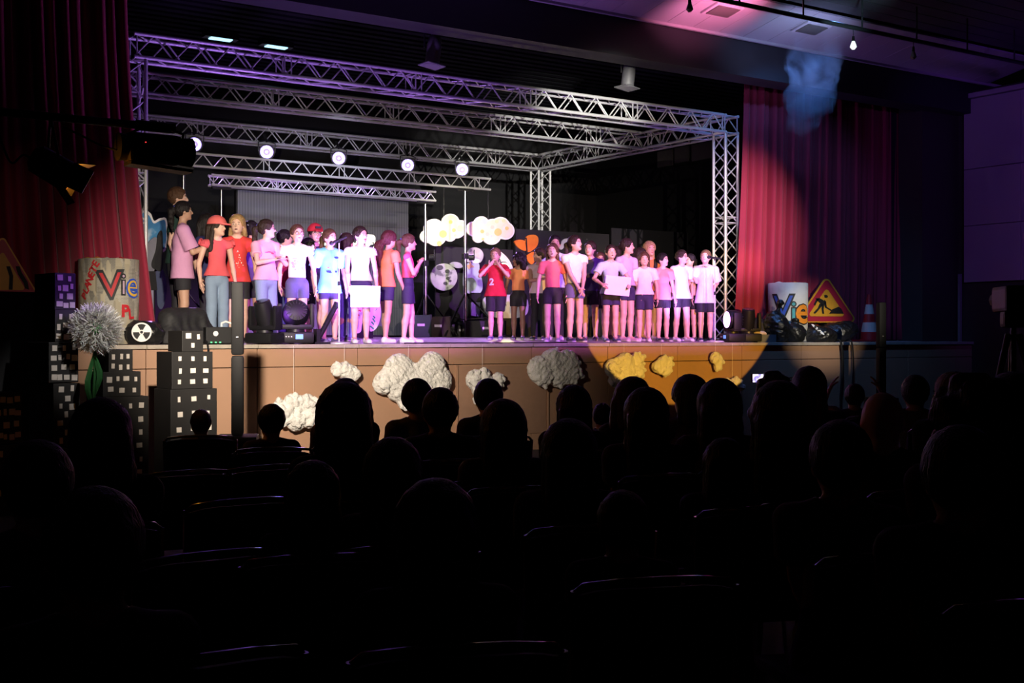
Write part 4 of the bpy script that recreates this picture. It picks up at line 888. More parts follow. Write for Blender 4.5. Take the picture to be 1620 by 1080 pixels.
# ------------------------------------------------------------------ column speakers in front of the stage
def column_speaker(label, px, Y, ytop, wpx):
    p = at(px, 600, Y); t = thing('column_speaker', label, 'speaker', (p.x, Y, FLOOR), R(-25), 'slim column speakers'); w_ = wpx * dep(px, Y) / F; zt = at(px, ytop, Y).z - FLOOR
    MB().bbox((0, 0, 0.3), (0.36, 0.42, 0.6), 0.015).build('subwoofer', BLACK, t, smooth=True); MB().box((0, -0.213, 0.3), (0.31, 0.006, 0.5)).build('grille', BLACKM, t)
    zm = (zt + 0.6) / 2 + 0.03
    MB().bbox((0, 0, (0.6 + zm) / 2), (w_, 0.13, zm - 0.604), 0.025).build('lower_column', mat('speaker_grey', (0.009, 0.009, 0.0095), 0.6, spec=0.12), t, smooth=True)
    MB().bbox((0, 0, (zm + zt) / 2 + 0.002), (w_, 0.13, zt - zm - 0.004), 0.025).build('upper_column', mat('speaker_grey', (0.009, 0.009, 0.0095), 0.6, spec=0.12), t, smooth=True)
    MB().box((0, -0.067, zt - 0.5), (0.02, 0.004, 0.008)).build('badge', ALU, t)
column_speaker('slim dark column speaker standing in front of the left stage edge', 376, 10.6, 446, 19)
column_speaker('slim dark column speaker in front of the right stage edge, by the cone', 1394, 11.9, 478, 12)
sp = at(0, 600, 12.2); t = thing('loudspeaker_cabinet', 'tall black loudspeaker cabinet at the far left below the warning sign', 'speaker', (sp.x, 12.2, FLOOR), R(14)); ht = at(0, 462, 12.2).z - FLOOR
MB().bbox((0, 0, ht / 2), (0.56, 0.5, ht), 0.02).build('cabinet', BLACK, t, smooth=True); MB().box((0, -0.253, ht / 2), (0.5, 0.008, ht - 0.1)).build('grille', BLACKM, t)
for k in (-1, 1): MB().box((0.15 * k, -0.258, ht * 0.45), (0.02, 0.01, 0.02)).build('screw', ALU, t)
# ------------------------------------------------------------------ lighting bar over the audience, left
bz = 2.75; e0 = at(-70, 190, 7.8); e1 = at(276, 200, 7.8)
t = thing('lighting_bar', 'black lighting bar crossing the left curtain at the top left', 'lighting bar', (e0.x, 7.8, FLOOR)); L_ = e1.x - e0.x
MB().cyl((-0.3, 0, bz - FLOOR), (L_, 0, bz - FLOOR), 0.026, n=12).build('pipe', BLACKM, t, smooth=True); MB().cyl((L_ - 0.25, 0, bz - FLOOR), (L_, 0, bz - FLOOR), 0.034, n=12).build('sleeve', BLACKM, t)
MB().cyl((-0.2, 0, 0), (-0.2, 0, bz - FLOOR), 0.03).box((-0.2, 0, 0.02), (0.6, 0.6, 0.04)).build('mast', BLACKM, t)
pa = at(246, 237, 7.8); t = thing('profile_spotlight', 'long black profile spotlight hanging from the bar, pointing right', 'lamp', (pa.x, 7.8, pa.z)); rot = Matrix.Rotation(R(90), 3, 'Y')
MB().bbox((-0.02, 0, 0), (0.34, 0.17, 0.19), 0.03).build('body', BLACK, t, smooth=True); MB().lathe([(0.07, 0.14), (0.09, 0.17), (0.095, 0.235)], rot=rot).build('barrel', BLACK, t, smooth=True); MB().lathe([(0.09, -0.24), (0.075, -0.16)], rot=rot).build('rear_cap', BLACK, t, smooth=True)
MB().box((0.02, 0, -0.115), (0.4, 0.16, 0.02), Matrix.Rotation(R(4), 3, 'Y')).build('tray', BLACK, t)
MB().tube([(-0.13, 0.1, 0), (-0.15, 0.1, 0.1), (-0.06, 0, bz - pa.z), (0.06, 0, bz - pa.z), (0.15, -0.1, 0.1), (0.13, -0.1, 0)], 0.01).build('yoke', BLACKM, t, smooth=True)
MB().box((-0.09, -0.088, 0.03), (0.006, 0.006, 0.006)).build('indicator', glow('red_led', (1, 0.05, 0.05), 1.5), t)
pb = at(88, 268, 7.8); t = thing('fresnel_spotlight', 'black spotlight with open barn doors and an orange glow inside, far left', 'lamp', (pb.x, 7.8, pb.z)); rot = Matrix.Rotation(R(118), 3, 'Y')
dr = rot @ Vector((0, 0, 1))
MB().lathe([(0.05, -0.16), (0.09, -0.13), (0.095, 0.04), (0.1, 0.10), (0.088, 0.105)], rot=rot, n=24).build('housing', BLACK, t, smooth=True)
MB().lathe([(0.082, 0.10), (0.08, 0.108), (0.02, 0.112)], rot=rot).build('lens', glow('orange_lens', (1.0, 0.28, 0.02), 2.2), t, smooth=True)
for a, nm in ((0, 'barn_door'), (90, 'barn_door'), (180, 'barn_door'), (270, 'barn_door')):
    q = rot @ Matrix.Rotation(R(a), 3, 'Z') @ Matrix.Rotation(R(28), 3, 'Y')
    MB().box(dr * 0.1 + q @ Vector((0.085, 0, 0.07)), (0.006, 0.16, 0.13), q).build(nm, BLACKM, t)
MB().tube([(0, 0.11, 0), (-0.02, 0.11, 0.12), (-0.03, 0, bz - pb.z), (-0.02, -0.11, 0.12), (0, -0.11, 0)], 0.009).build('yoke', BLACKM, t, smooth=True)
orl = bpy.data.lights.new('orange_glow', 'POINT'); orl.energy = 7.0; orl.color = (1, 0.35, 0.03); orl.shadow_soft_size = 0.03; oo = bpy.data.objects.new('orange_glow', orl); COL.objects.link(oo); oo.location = pb + dr * 0.15
# unseen bar above the audience; plates added ahead of its lamps cut the beams
t = thing('lighting_bar', 'unseen black lighting bar above the audience, with added plates that cut the lamp beams', 'lighting bar', (7.5, 5.0, 4.95))
MB().cyl((-3.2, 0, 0), (3.2, 0, 0), 0.026, n=12).build('pipe', BLACKM, t, smooth=True)
for k in (-3, 3): MB().cyl((k, 0, 0), (k, 0, 6.15 - 4.95), 0.012).build('hanger', BLACKM, t)
for (x, y, z), (cy, cz) in LAMPS:
    a = math.atan2(z - cz, cy - y); rot = Matrix.Rotation(-a, 3, 'X') @ Matrix.Rotation(R(-90), 3, 'X')
    MB().lathe([(0.09, -0.5), (0.1, -0.45), (0.1, -0.06), (0.08, -0.03)], (x - 7.5, 0, z - 4.95), 16, rot).build('lamp_housing', BLACK, t, smooth=True)
    zc = z - math.tan(a) * 0.4
    MB().box((x - 7.5, 0.4, zc - 0.3 - 4.95), (0.7, 0.006, 0.6)).cyl((x - 7.5, -0.2, -0.25), (x - 7.5, 0.4, zc - 0.45 - 4.95), 0.008).cyl((x - 7.5, -0.2, -0.25), (x - 7.5, 0, 0), 0.01).build('added_flag', BLACKM, t)
t = thing('follow_spot', 'black follow spot on a mast behind the audience', 'lamp', (4.2, -5.2, FLOOR))
MB().cyl((0, -0.25, 0), (0, -0.25, 2.2), 0.025).box((0, -0.25, 0.02), (0.6, 0.6, 0.04)).build('mast', BLACKM, t)
MB().bbox((0, -0.4, 2.2), (0.24, 0.6, 0.24), 0.03, Matrix.Rotation(R(-22), 3, 'Z')).build('lamp_housing', BLACK, t)
MB().box((0.15, 0.4, 2.2 + 0.015 + 0.25), (0.7, 0.006, 0.5)).cyl((0.1, -0.3, 2.35), (0.2, 0.4, 2.4), 0.008).build('added_flag', BLACKM, t)  # unseen plate added to keep the amber beam off the backdrop
def cable(label, pts, r=0.007, m=BLACK, group='black cables'):
    o = MB().tube(smooth3(pts), r, 6).build('cable', m, None, smooth=True); return tag(o, label, 'cable', group)
def smooth3(P, n=6):
    P = [np.array(p, float) for p in P]; out = []
    for i in range(len(P) - 1):
        p0, p1, p2, p3 = P[max(i - 1, 0)], P[i], P[i + 1], P[min(i + 2, len(P) - 1)]
        for k in range(n):
            u = k / n; out.append(0.5 * (2 * p1 + (p2 - p0) * u + (2 * p0 - 5 * p1 + 4 * p2 - p3) * u * u + (3 * p1 - p0 - 3 * p2 + p3) * u ** 3))
    return out + [P[-1]]
cable('black cable drooping from the bar to the long profile spotlight', [at(100, 201, 7.82), at(130, 215, 7.82), at(160, 230, 7.82), at(193, 240, 7.82)])
cable('black cable looping from the barn-door spotlight up to the bar', [at(60, 262, 7.84), at(38, 245, 7.84), at(20, 258, 7.84), at(8, 240, 7.84), at(-5, 200, 7.84)])
for i, (x, l) in enumerate(((1331, 'thick black cable hanging down the stage front right of the bags'), (1348, 'thinner black cable hanging down the stage front, next to the thick one'), (329, 'pair of black cables hanging beside the bright-windowed cardboard tower'))):
    a = at(x, 545, EDGE_Y - 0.03); cable(l, [(a.x, EDGE_Y + 0.12, EDGE_Z + 0.02), (a.x, EDGE_Y - 0.02, EDGE_Z + 0.005), (a.x + 0.02, EDGE_Y - 0.04, 0.9), (a.x - 0.01, EDGE_Y - 0.03, 0.4), (a.x + 0.03, EDGE_Y - 0.05, FLOOR + 0.02)], (0.02, 0.013, 0.013)[i])
cable('flat black cable lying along the stage edge', [(at(640, 543, 13.26).x, 13.27, sz(13.27) + 0.01), (at(700, 543, 13.26).x, 13.3, sz(13.3) + 0.01), (at(760, 543, 13.26).x, 13.26, sz(13.26) + 0.01), (at(900, 543, 13.26).x, 13.3, sz(13.3) + 0.01)], 0.008)
# ------------------------------------------------------------------ rail with bulbs under the hall ceiling, upper right
r0 = at(1060, -8, 11.2); r1 = at(1640, 98, 11.2); rzz = (r0.z + r1.z) / 2
t = thing('ceiling_rail', 'black rail hung under the hall ceiling at the top right', 'rail', (r0.x, 11.2, rzz)); L_ = r1.x - r0.x
MB().cyl((-2, 0, 0), (L_, 0, 0), 0.028).build('pipe', BLACKM, t, smooth=True); MB().cyl((-2, 0.12, 0.06), (L_, 0.12, 0.06), 0.018).build('cable_duct', BLACKM, t, smooth=True)
for k in range(7): MB().cyl((k * L_ / 6.5, 0, 0), (k * L_ / 6.5, 0, 6.1 - rzz), 0.012).build('hanger', BLACKM, t)
for l, x, y, on in (('bare bulb hanging from the rail, leftmost, by the pink ceiling panels', 1091, 10, 0), ('bright clear bulb hanging from the rail above the smoke', 1350, 70, 1), ('dim bulb hanging from the rail, right of the bright one', 1445, 86, 0)):
    p = at(x, y, 11.2); t = thing('hanging_bulb', l, 'bulb', p, 0, 'bulbs hanging from the rail')
    MB().cyl((0, 0, 0.1), (0, 0, rzz - p.z), 0.005).build('cord', BLACK, t); MB().cyl((0, 0, 0.04), (0, 0, 0.11), 0.022, 0.016, 12).build('socket', BLACK, t, smooth=True)
    MB().lathe([(0.015, 0.05), (0.035, 0.0), (0.045, -0.04), (0.02, -0.07)], n=14).build('glass', glow('bulb_lit', (0.8, 0.95, 0.9), 1.2) if on else mat('bulb_glass', (0.2, 0.2, 0.18), 0.15), t, smooth=True)
RECM = mat('recess_rim', (0.5, 0.46, 0.5), 0.5)
for l, x in (('recessed ceiling light set in the pink-lit panels, left of two', 1143), ('recessed ceiling light set in the blue-lit panels, right of two', 1283)):
    k = 0.62; P = cA.lerp(cB, k); c = at(x, 20, P.y); t = thing('recessed_light', l, 'ceiling light', (c.x, P.y, P.z - 0.005), 0, 'recessed ceiling lights')
    MB().bbox((0, 0, 0), (0.52, 0.36, 0.05), 0.02, rotc).build('rim', RECM, t, smooth=True); MB().bbox((0, -0.01, -0.012), (0.42, 0.27, 0.05), 0.012, rotc).build('diffuser', mat('recess_glass', (0.12, 0.11, 0.10), 0.3), t, smooth=True)
# ------------------------------------------------------------------ tripod with video camera, right edge
p = at(1603, 560, 3.9); t = thing('camera_tripod', 'black tripod with a video camera at the right edge of the photo', 'tripod', (p.x, 3.9, FLOOR), R(-40)); zt = at(1603, 505, 3.9).z - FLOOR
for k in range(3):
    a = R(200 + 120 * k); MB().cyl((0.03 * math.cos(a), 0.03 * math.sin(a), zt - 0.08), (0.42 * math.cos(a), 0.42 * math.sin(a), 0.01), 0.018, 0.012).build('leg', BLACKM, t, smooth=True)
MB().cyl((0, 0, zt - 0.5), (0, 0, zt), 0.016).build('centre_column', BLACKM, t); MB().bbox((0, 0, zt), (0.12, 0.1, 0.09), 0.02).build('tripod_head', BLACK, t)
MB().bbox((0, 0.06, zt + 0.11), (0.12, 0.28, 0.14), 0.02).cyl((0, 0.2, zt + 0.11), (0, 0.3, zt + 0.11), 0.045).build('video_camera', BLACK, t)
# ------------------------------------------------------------------ stage smoke
sm = bpy.data.materials.new('stage_smoke'); sm.use_nodes = True; nt = sm.node_tree; nt.nodes.remove(nt.nodes['Principled BSDF'])
pv = nt.nodes.new('ShaderNodeVolumePrincipled'); tc = nt.nodes.new('ShaderNodeTexCoord'); nz = nt.nodes.new('ShaderNodeTexNoise'); nz.inputs['Scale'].default_value = 2.2; nz.inputs['Detail'].default_value = 5; nz.inputs['Distortion'].default_value = 0.8
rp = nt.nodes.new('ShaderNodeMapRange'); rp.inputs[1].default_value = 0.42; rp.inputs[2].default_value = 0.75; rp.inputs[4].default_value = 3.2
nt.links.new(tc.outputs['Object'], nz.inputs['Vector']); nt.links.new(nz.outputs['Fac'], rp.inputs[0]); gr = nt.nodes.new('ShaderNodeVectorMath'); gr.operation = 'LENGTH'; g2 = nt.nodes.new('ShaderNodeMapRange'); g2.inputs[1].default_value = 0.2; g2.inputs[2].default_value = 0.85; g2.inputs[3].default_value = 1.0; g2.inputs[4].default_value = 0.0; mu = nt.nodes.new('ShaderNodeMath'); mu.operation = 'MULTIPLY'
nt.links.new(tc.outputs['Object'], gr.inputs[0]); nt.links.new(gr.outputs['Value'], g2.inputs[0]); nt.links.new(rp.outputs[0], mu.inputs[0]); nt.links.new(g2.outputs[0], mu.inputs[1]); nt.links.new(mu.outputs[0], pv.inputs['Density']); pv.inputs['Color'].default_value = (0.6, 0.78, 1, 1)
nt.links.new(pv.outputs[0], nt.nodes['Material Output'].inputs['Volume'])
c = at(1282, 130, 12.4); S = SDF((-1.0, -0.6, -1.2), (1.0, 0.6, 1.0), 0.05)
S.ell((0.08, 0, 0.35), (0.5, 0.4, 0.55), 0.1); S.ell((-0.05, 0, -0.25), (0.36, 0.3, 0.4), 0.1); S.ell((-0.12, 0, -0.6), (0.2, 0.2, 0.2), 0.1); S.ell((0.2, 0, -0.1), (0.3, 0.3, 0.4), 0.1)
me, V = S.mesh('smoke', lambda V: V + np.stack([lump(V, 0.03, 8, 1), lump(V, 0.03, 8, 2), lump(V, 0.03, 8, 3)], 1))
tag(link('smoke_plume', me, sm, None, c), 'plume of blue-lit stage smoke drifting under the beam at the right', 'smoke', None, 'stuff')

# ------------------------------------------------------------------ people
EYEW = mat('eye_white', (0.75, 0.73, 0.7), 0.3); IRIS = mat('eye_dark', (0.03, 0.018, 0.012), 0.2); LIP = mat('lips', (0.42, 0.10, 0.10), 0.5); MOUTH = mat('open_mouth', (0.10, 0.015, 0.02), 0.5); BROW = mat('eyebrow_dark', (0.05, 0.03, 0.02), 0.8)
SKIN = [mat('skin_light', (0.66, 0.41, 0.31), 0.55, var=0.06), mat('skin_tan', (0.50, 0.29, 0.20), 0.55, var=0.06), mat('skin_brown', (0.27, 0.14, 0.085), 0.5, var=0.06)]
HAIR = {'black': (0.012, 0.009, 0.009), 'dark': (0.028, 0.016, 0.011), 'brown': (0.085, 0.042, 0.022), 'auburn': (0.07, 0.02, 0.016), 'blond': (0.38, 0.23, 0.10), 'light': (0.22, 0.13, 0.07), 'grey': (0.2, 0.19, 0.19), 'darkblond': (0.16, 0.095, 0.05)}
def eye_mesh():
    if 'eye' in bpy.data.meshes: return bpy.data.meshes['eye']
    m = MB().ell((0, 0, 0), (0.0125, 0.007, 0.0052), 10, 6); m.mi = 1; m.ell((0, 0.004, 0), (0.0055, 0.0045, 0.0052), 8, 6)
    o = m.build('eye', [EYEW, IRIS], None, smooth='all', fix=False); me = o.data; bpy.data.objects.remove(o); me.name = 'eye'; return me
def ik(S, T, l1, l2, pole):
    S, T, pole = Vector(S), Vector(T), Vector(pole); d = T - S; D = min(d.length, (l1 + l2) * 0.995); dn = d.normalized(); T = S + dn * D
    a = (l1 * l1 - l2 * l2 + D * D) / (2 * D); h = math.sqrt(max(l1 * l1 - a * a, 1e-6)); q = pole - dn * pole.dot(dn)
    if q.length < 1e-5: q = Vector((1, 0, 0))
    return S + dn * a + q.normalized() * h, T
ARMS = {'down': (0.15, 0.025, 0.485, (0.5, -1, 0)), 'relax': (0.135, 0.075, 0.49, (0.6, -1, 0)), 'clasp': (0.012, 0.125, 0.475, (1, -0.5, 0)), 'chest': (0.03, 0.155, 0.675, (1, -0.2, -0.9)), 'cheek': (0.058, 0.092, 0.803, (0.9, 0.3, -1)),
        'cross': (-0.075, 0.115, 0.665, (1, 0.1, -0.7)), 'board': (0.145, 0.165, 0.59, (0.9, -0.6, -0.5)), 'sheet': (0.12, 0.11, 0.475, (0.8, -1, 0)), 'back': (0.06, -0.10, 0.52, (1, -0.3, 0)), 'mouth': (0.035, 0.10, 0.785, (0.8, 0.2, -1)), 'chin': (0.03, 0.11, 0.735, (0.7, -0.2, -1)), 'touch': (0.06, 0.20, 0.69, (0.3, -1, -0.5)), 'lap': (0.06, 0.2, 0.50, (1, -0.4, -0.2)), 'up': (0.16, 0.15, 0.98, (0.8, 0, -0.6)), 'phone': (-0.05, 0.24, 0.95, (0.9, 0, -0.7))}
def hand_mesh(V, Q, wrist, elbow, s, side, H, curl, palm_in):
    """palm and five fingers of unequal length appended to the body's own mesh"""
    wrist, elbow = Vector(wrist), Vector(elbow); d = (wrist - elbow).normalized()
    n = Vector(palm_in); n = (n - d * n.dot(d));
    if n.length < 1e-3: n = Vector((0, 1, 0))
    n.normalize(); u = d.cross(n).normalized() * side     # towards the thumb
    L = 0.105 * H; m = MB()
    for k, (o, ln, r) in enumerate(((0.30, 0.47, 0.0052), (0.10, 0.53, 0.0054), (-0.10, 0.50, 0.0052), (-0.29, 0.39, 0.0046))):
        p = wrist + d * L * 0.42 + u * (o * L * 0.36 * 2 * 0.5); pts = [p]; dd = d.copy(); seg = ln * L / 3
        for j in range(3):
            a = curl * (0.55 + 0.35 * j); dd = (d * math.cos(a) + n * math.sin(a)).normalized(); pts.append(pts[-1] + dd * seg)
        m.tube(pts, [r * H, r * H * 0.95, r * H * 0.85, r * H * 0.6], 6)
    p = wrist + d * L * 0.12 + u * 0.017 * H
    m.tube([p, p + (d * 0.7 + u * 0.65 + n * 0.2).normalized() * L * 0.24, p + (d * 0.85 + u * 0.55 + n * 0.4).normalized() * L * 0.42], [0.0075 * H, 0.0065 * H, 0.0045 * H], 6)
    return m, (wrist, wrist + d * L * 0.44, u)
def person(label, px, ytop, Y, phi, hphi=None, hair=('pony', 'brown'), top=((0.7, 0.7, 0.7), 0.45, 0.50), bot=('shorts', (0.015, 0.014, 0.02), 0.36), shoes=(0.7, 0.7, 0.7), arms=('down', 'down'), skin=0, group='children on stage', lean=(0, 0), pitch=0, mouth='closed', extras=(), v=0.0108, seated=False, base=None, hs=1.0, bulk=1.0, step=0.0, zrot=None, curl=0.35, face=True):
    p = at(px, ytop, Y); zf = (sz(Y) if base is None else base); SH = 0.0
    top_h = p.z - zf
    H = top_h if not seated else (top_h - 0.50) / 0.5
    if seated: H = max(H, 0.95); SH = (0.5 * H) - 0.50
    c = Vector((-p.x, -p.y, 0)).normalized(); rt = Vector((-c.y, c.x, 0))     # towards the camera; towards image right
    fdir = c * math.cos(R(phi)) + rt * math.sin(R(phi)); rz = math.atan2(fdir.y, fdir.x) - math.pi / 2
    root = thing('person', label, 'person', (p.x, p.y, zf), rz, group)
    hphi = phi if hphi is None else hphi; hy = R(hphi - phi)
    lx, ly = lean[0] * H, lean[1] * H; Z = lambda f: f * H - SH
    B = bulk
    pel = (0, 0, Z(0.515)); wai = (lx * .3, ly * .3, Z(0.61)); che = (lx * .7, ly * .7, Z(0.72)); nk = (lx, ly, Z(0.825)); hc = Vector((lx * 1.08, ly * 1.1 + 0.012 * H, H - SH - 0.076 * H * hs))
    sh = [Vector((s * 0.104 * H * (0.8 + 0.2 * B) + lx * .93, ly * .93, Z(0.787))) for s in (1, -1)]
    hip = [Vector((s * 0.047 * H * B, 0, Z(0.50))) for s in (1, -1)]
    if seated: knee = [Vector((s * 0.075 * H, 0.25 * H, 0.47)) for s in (1, -1)]; ank = [Vector((s * 0.08 * H, 0.24 * H, 0.06)) for s in (1, -1)]
    else:
        ank = [Vector((s * 0.052 * H, (-step if s > 0 else step) * H, 0.045 * H)) for s in (1, -1)]; knee = [Vector((s * 0.05 * H, (-step if s > 0 else step) * H * 0.55 + 0.012 * H, 0.275 * H)) for s in (1, -1)]
    elb, wri = [], []
    for i, s in enumerate((1, -1)):
        a = arms[i]; a = ARMS[a] if isinstance(a, str) else a
        e, w_ = ik(sh[i], (s * a[0] + lx * .8, a[1] * H + ly * .8, Z(a[2])) if False else (s * a[0] * H + lx * .8, a[1] * H + ly * .8, Z(a[2])), 0.165 * H, 0.15 * H, (s * a[3][0], a[3][1], a[3][2])); elb.append(e); wri.append(w_)
    Rh = np.array(Matrix.Rotation(hy, 3, 'Z') @ Matrix.Rotation(pitch, 3, 'X')); hp = lambda x, y, z: np.array(hc) + Rh @ (np.array((x, y, z)) * H * hs)
    pts = np.array([list(q) for q in sh + hip + knee + ank + elb + wri] + [list(hc)]); pad = 0.12 * H + 0.03
    lo = pts.min(0) - pad; hi = pts.max(0) + pad; lo[2] = min(lo[2], -0.01) if not seated else -0.01; hi[2] = max(hi[2], H - SH + 0.04)
    # --- body
    S = SDF(lo, hi, v); k = 0.025 * H
    S.cone(pel, wai, 0.066 * H * B, 0.056 * H * B, k, 0.74); S.cone(wai, che, 0.056 * H * B, 0.068 * H * B, k, 0.70); S.cone(sh[0], sh[1], 0.030 * H, None, k, 0.9); S.cone(che, nk, 0.06 * H, 0.03 * H, k, 0.75)
    for i in (0, 1): S.cone(sh[i], Vector(nk) + Vector((0, 0, 0.012 * H)), 0.024 * H, 0.024 * H, 0.012 * H)
    S.cone(nk, tuple(hc), 0.027 * H * (0.7 + 0.3 * B), 0.026 * H, 0.012 * H)
    for i in (0, 1):
        S.cone(hip[i], knee[i], 0.046 * H * B, 0.031 * H, k * .6); S.cone(knee[i], knee[i].lerp(ank[i], 0.35) + Vector((0, -0.006 * H, 0)), 0.030 * H, 0.032 * H, 0.01 * H); S.cone(knee[i].lerp(ank[i], 0.35) + Vector((0, -0.006 * H, 0)), ank[i], 0.032 * H, 0.019 * H, 0.01 * H)
        S.cone(ank[i], ank[i] + Vector((0, 0.06 * H, -0.022 * H)), 0.018 * H, 0.016 * H, 0.01 * H)
        S.cone(sh[i], elb[i], 0.026 * H, 0.0195 * H, k * .5); S.cone(elb[i], elb[i].lerp(wri[i], .35), 0.0195 * H, 0.020 * H, 0.008 * H); S.cone(elb[i].lerp(wri[i], .35), wri[i], 0.020 * H, 0.0135 * H, 0.008 * H)
    S.ell(hp(0, -0.006, 0.014), [q * H * hs for q in (0.051, 0.062, 0.060)], 0.01 * H, Rh); S.ell(hp(0, 0.012, -0.024), [q * H * hs for q in (0.043, 0.046, 0.050)], 0.012 * H, Rh)
    if face:
        S.cone(hp(0, 0.056, 0.006), hp(0, 0.066, -0.013), 0.0045 * H, 0.0078 * H, 0.005 * H); S.ell(hp(0, 0.048, -0.056), [q * H * hs for q in (0.014, 0.012, 0.010)], 0.012 * H, Rh)
        for s in (1, -1): S.ell(hp(s * 0.051, -0.004, -0.008), [q * H * hs for q in (0.007, 0.012, 0.019)], 0.004 * H, Rh)
    hm = []
    for i, s in enumerate((1, -1)):
        inward = Vector((-s, 0.15, 0)) if wri[i].z < sh[i].z - 0.2 * H and abs(wri[i].y) < 0.1 * H else (Vector(hc) - wri[i] if arms[i] in ('cheek', 'mouth') else Vector((-s * 0.6, 0.2, -0.8)))
        m_, (w0, w1, u) = hand_mesh(None, None, wri[i], elb[i], 0, s, H, curl, inward); hm.append(m_)
        for o in (-0.9, 0, 0.9): S.cone(w0 + u * o * 0.004 * H, w1 + u * o * 0.016 * H, 0.012 * H, 0.0095 * H, 0.006 * H)
    me, V = S.mesh('body')
    nv = len(V); allV = [V]; Q = [np.array([list(q.vertices) for q in me.polygons])] if False else None
    co = np.empty(len(me.loops), np.int32); me.loops.foreach_get('vertex_index', co); quads = co.reshape(-1, 4); bpy.data.meshes.remove(me)
    vs = [np.asarray(V)]; qs = [quads]; n0 = len(V)
    for m_ in hm:
        vs.append(np.array([list(x) for x in m_.v])); q4 = [f if len(f) == 4 else (f + [f[-1]] * (4 - len(f)))[:4] for f in m_.f if len(f) == 4]; qs.append(np.array(q4) + n0); n0 += len(m_.v)
    body = quad_mesh('body', np.concatenate(vs), np.concatenate(qs)); link('body', body, SKIN[skin], root)
    fold = lambda am: (lambda V: V + np.stack([lump(V, am, 16 / H, int(px)), lump(V, am, 14 / H, int(px) + 1), 0 * V[:, 0]], 1))
    topo = None
    # --- top
    if top:
        col, slv, hem = top[:3]; fit = top[3] if len(top) > 3 else 0.010; zh = Z(hem); o_ = fit
        S = SDF((lo[0], lo[1], zh - 0.05), (hi[0], hi[1], Z(0.86)), v)
        S.cone(wai, che, 0.057 * H * B + o_ * 1.3, 0.068 * H * B + o_, k, 0.74); S.cone(sh[0], sh[1], 0.030 * H + o_ * .7, None, k, 0.9); S.cone(che, nk, 0.06 * H + o_ * .8, 0.032 * H, k, 0.78)
        for i in (0, 1): S.cone(sh[i], Vector(nk) + Vector((0, 0, 0.008 * H)), 0.025 * H + o_ * .6, 0.024 * H + o_ * .3, 0.012 * H)
        if hem < 0.555:
            for s in (1, -1): S.cone((s * 0.043 * H * B, pel[1], zh - 0.03), (s * 0.016 * H * B + wai[0], wai[1], wai[2]), 0.060 * H * B + o_ * 1.25 + 0.004, 0.050 * H * B + o_, k, 0.95)
        else: S.cone((pel[0] + wai[0] * .5, pel[1] + wai[1] * .5, zh), wai, 0.066 * H * B + o_ * 1.3, 0.060 * H * B + o_ * 1.2, k, 0.78)
        if slv > 0:
            for i in (0, 1):
                if slv <= 1: S.cone(sh[i], sh[i].lerp(elb[i], slv), 0.030 * H + o_ * .8, 0.029 * H + o_ * 1.5, k * .5, 1, 1)
                else: S.cone(sh[i], elb[i], 0.029 * H + o_ * .6, 0.024 * H + o_, k * .5); S.cone(elb[i], elb[i].lerp(wri[i], slv - 1), 0.024 * H + o_, 0.018 * H + o_, 0.01, 1, 1)
        X, Yg, Zg = S.grid(); lower = np.where((np.abs(X) < 0.085 * H * B + 0.03), zh - Zg, -9.0)
        cut = (zh + lump(np.array([[0.0, 0, 0]]), 0.0, 1)[0]) - Zg
        S.F = np.maximum(S.F, np.where(np.sqrt((X - lx * .5) ** 2 + (Yg - ly * .5) ** 2) < 0.2 * H * B, cut, -9.0))
        S.F = np.maximum(S.F, -(np.sqrt((X - nk[0]) ** 2 + ((Yg - nk[1] - 0.008 * H) / 1.0) ** 2 + ((Zg - Z(0.848)) / 0.75) ** 2) - 0.043 * H))
        me, TV = S.mesh('top', fold(0.0022)); topo = link('top', me, col if not isinstance(col, tuple) else mat('cloth_%.2f_%.2f_%.2f' % col, col, 0.85, var=0.08, scale=5, bump=0.15, bscale=25), root)
        if 'frill' in extras:
            for i, s in enumerate((1, -1)):
                fm = MB(); n_ = 18; q = sh[i]
                for r_ in range(2):
                    for j in range(n_ + 1):
                        a = math.pi * j / n_; ro = (0.036 + 0.016 * r_ + 0.004 * r_ * math.sin(j * 2.2)) * H
                        fm.v.append((q.x + s * (0.012 + 0.022 * r_) * H, q.y + ro * math.cos(a) * 0.9, q.z + ro * math.sin(a) * 0.9))
                fm.f = [[j, j + 1, n_ + 2 + j, n_ + 1 + j] for j in range(n_)]; fm.m = [0] * n_
                ob = fm.build('sleeve_frill', topo.data.materials[0], topo, smooth='all', fix=False); ob.modifiers.new('th', 'SOLIDIFY').thickness = 0.006
    # --- bottoms
    kind, bc, zl = bot; bm_ = mat('bottom_%.2f_%.2f_%.2f' % bc, bc, 0.8, var=0.12, scale=8, bump=0.15, bscale=40)
    S = SDF((-0.24 * H, min(lo[1], -0.2 * H), -0.02), (0.24 * H, max(hi[1], 0.2 * H), Z(0.66)), v); wt = Z(bot[3] if len(bot) > 3 else 0.605) if False else Z(0.605)
    S.cone(pel, (wai[0], wai[1], wt), 0.070 * H * B + 0.008, 0.058 * H * B + 0.008, k, 0.78)
    for i in (0, 1):
        if kind == 'shorts':
            t_ = (0.5 - zl) / (0.5 - 0.275); S.cone(hip[i], hip[i].lerp(knee[i], t_ if not seated else 0.6), 0.048 * H * B + 0.008, (0.046 if not seated else .045) * H * B + 0.006, k * .5, 1, 1)
        else:
            fl = 0.012 * H if kind == 'jeans' else 0.004
            S.cone(hip[i], knee[i], 0.048 * H * B + 0.004, 0.036 * H + fl * .6, k * .5); S.cone(knee[i], ank[i] + Vector((0, 0, -0.01 * H)), 0.036 * H + fl * .6, 0.030 * H + fl, 0.01, 1, 1)
    if kind == 'skirt': S.cone(pel, (0, 0, Z(zl)), 0.07 * H * B, 0.10 * H * B, k, 0.8, 1)
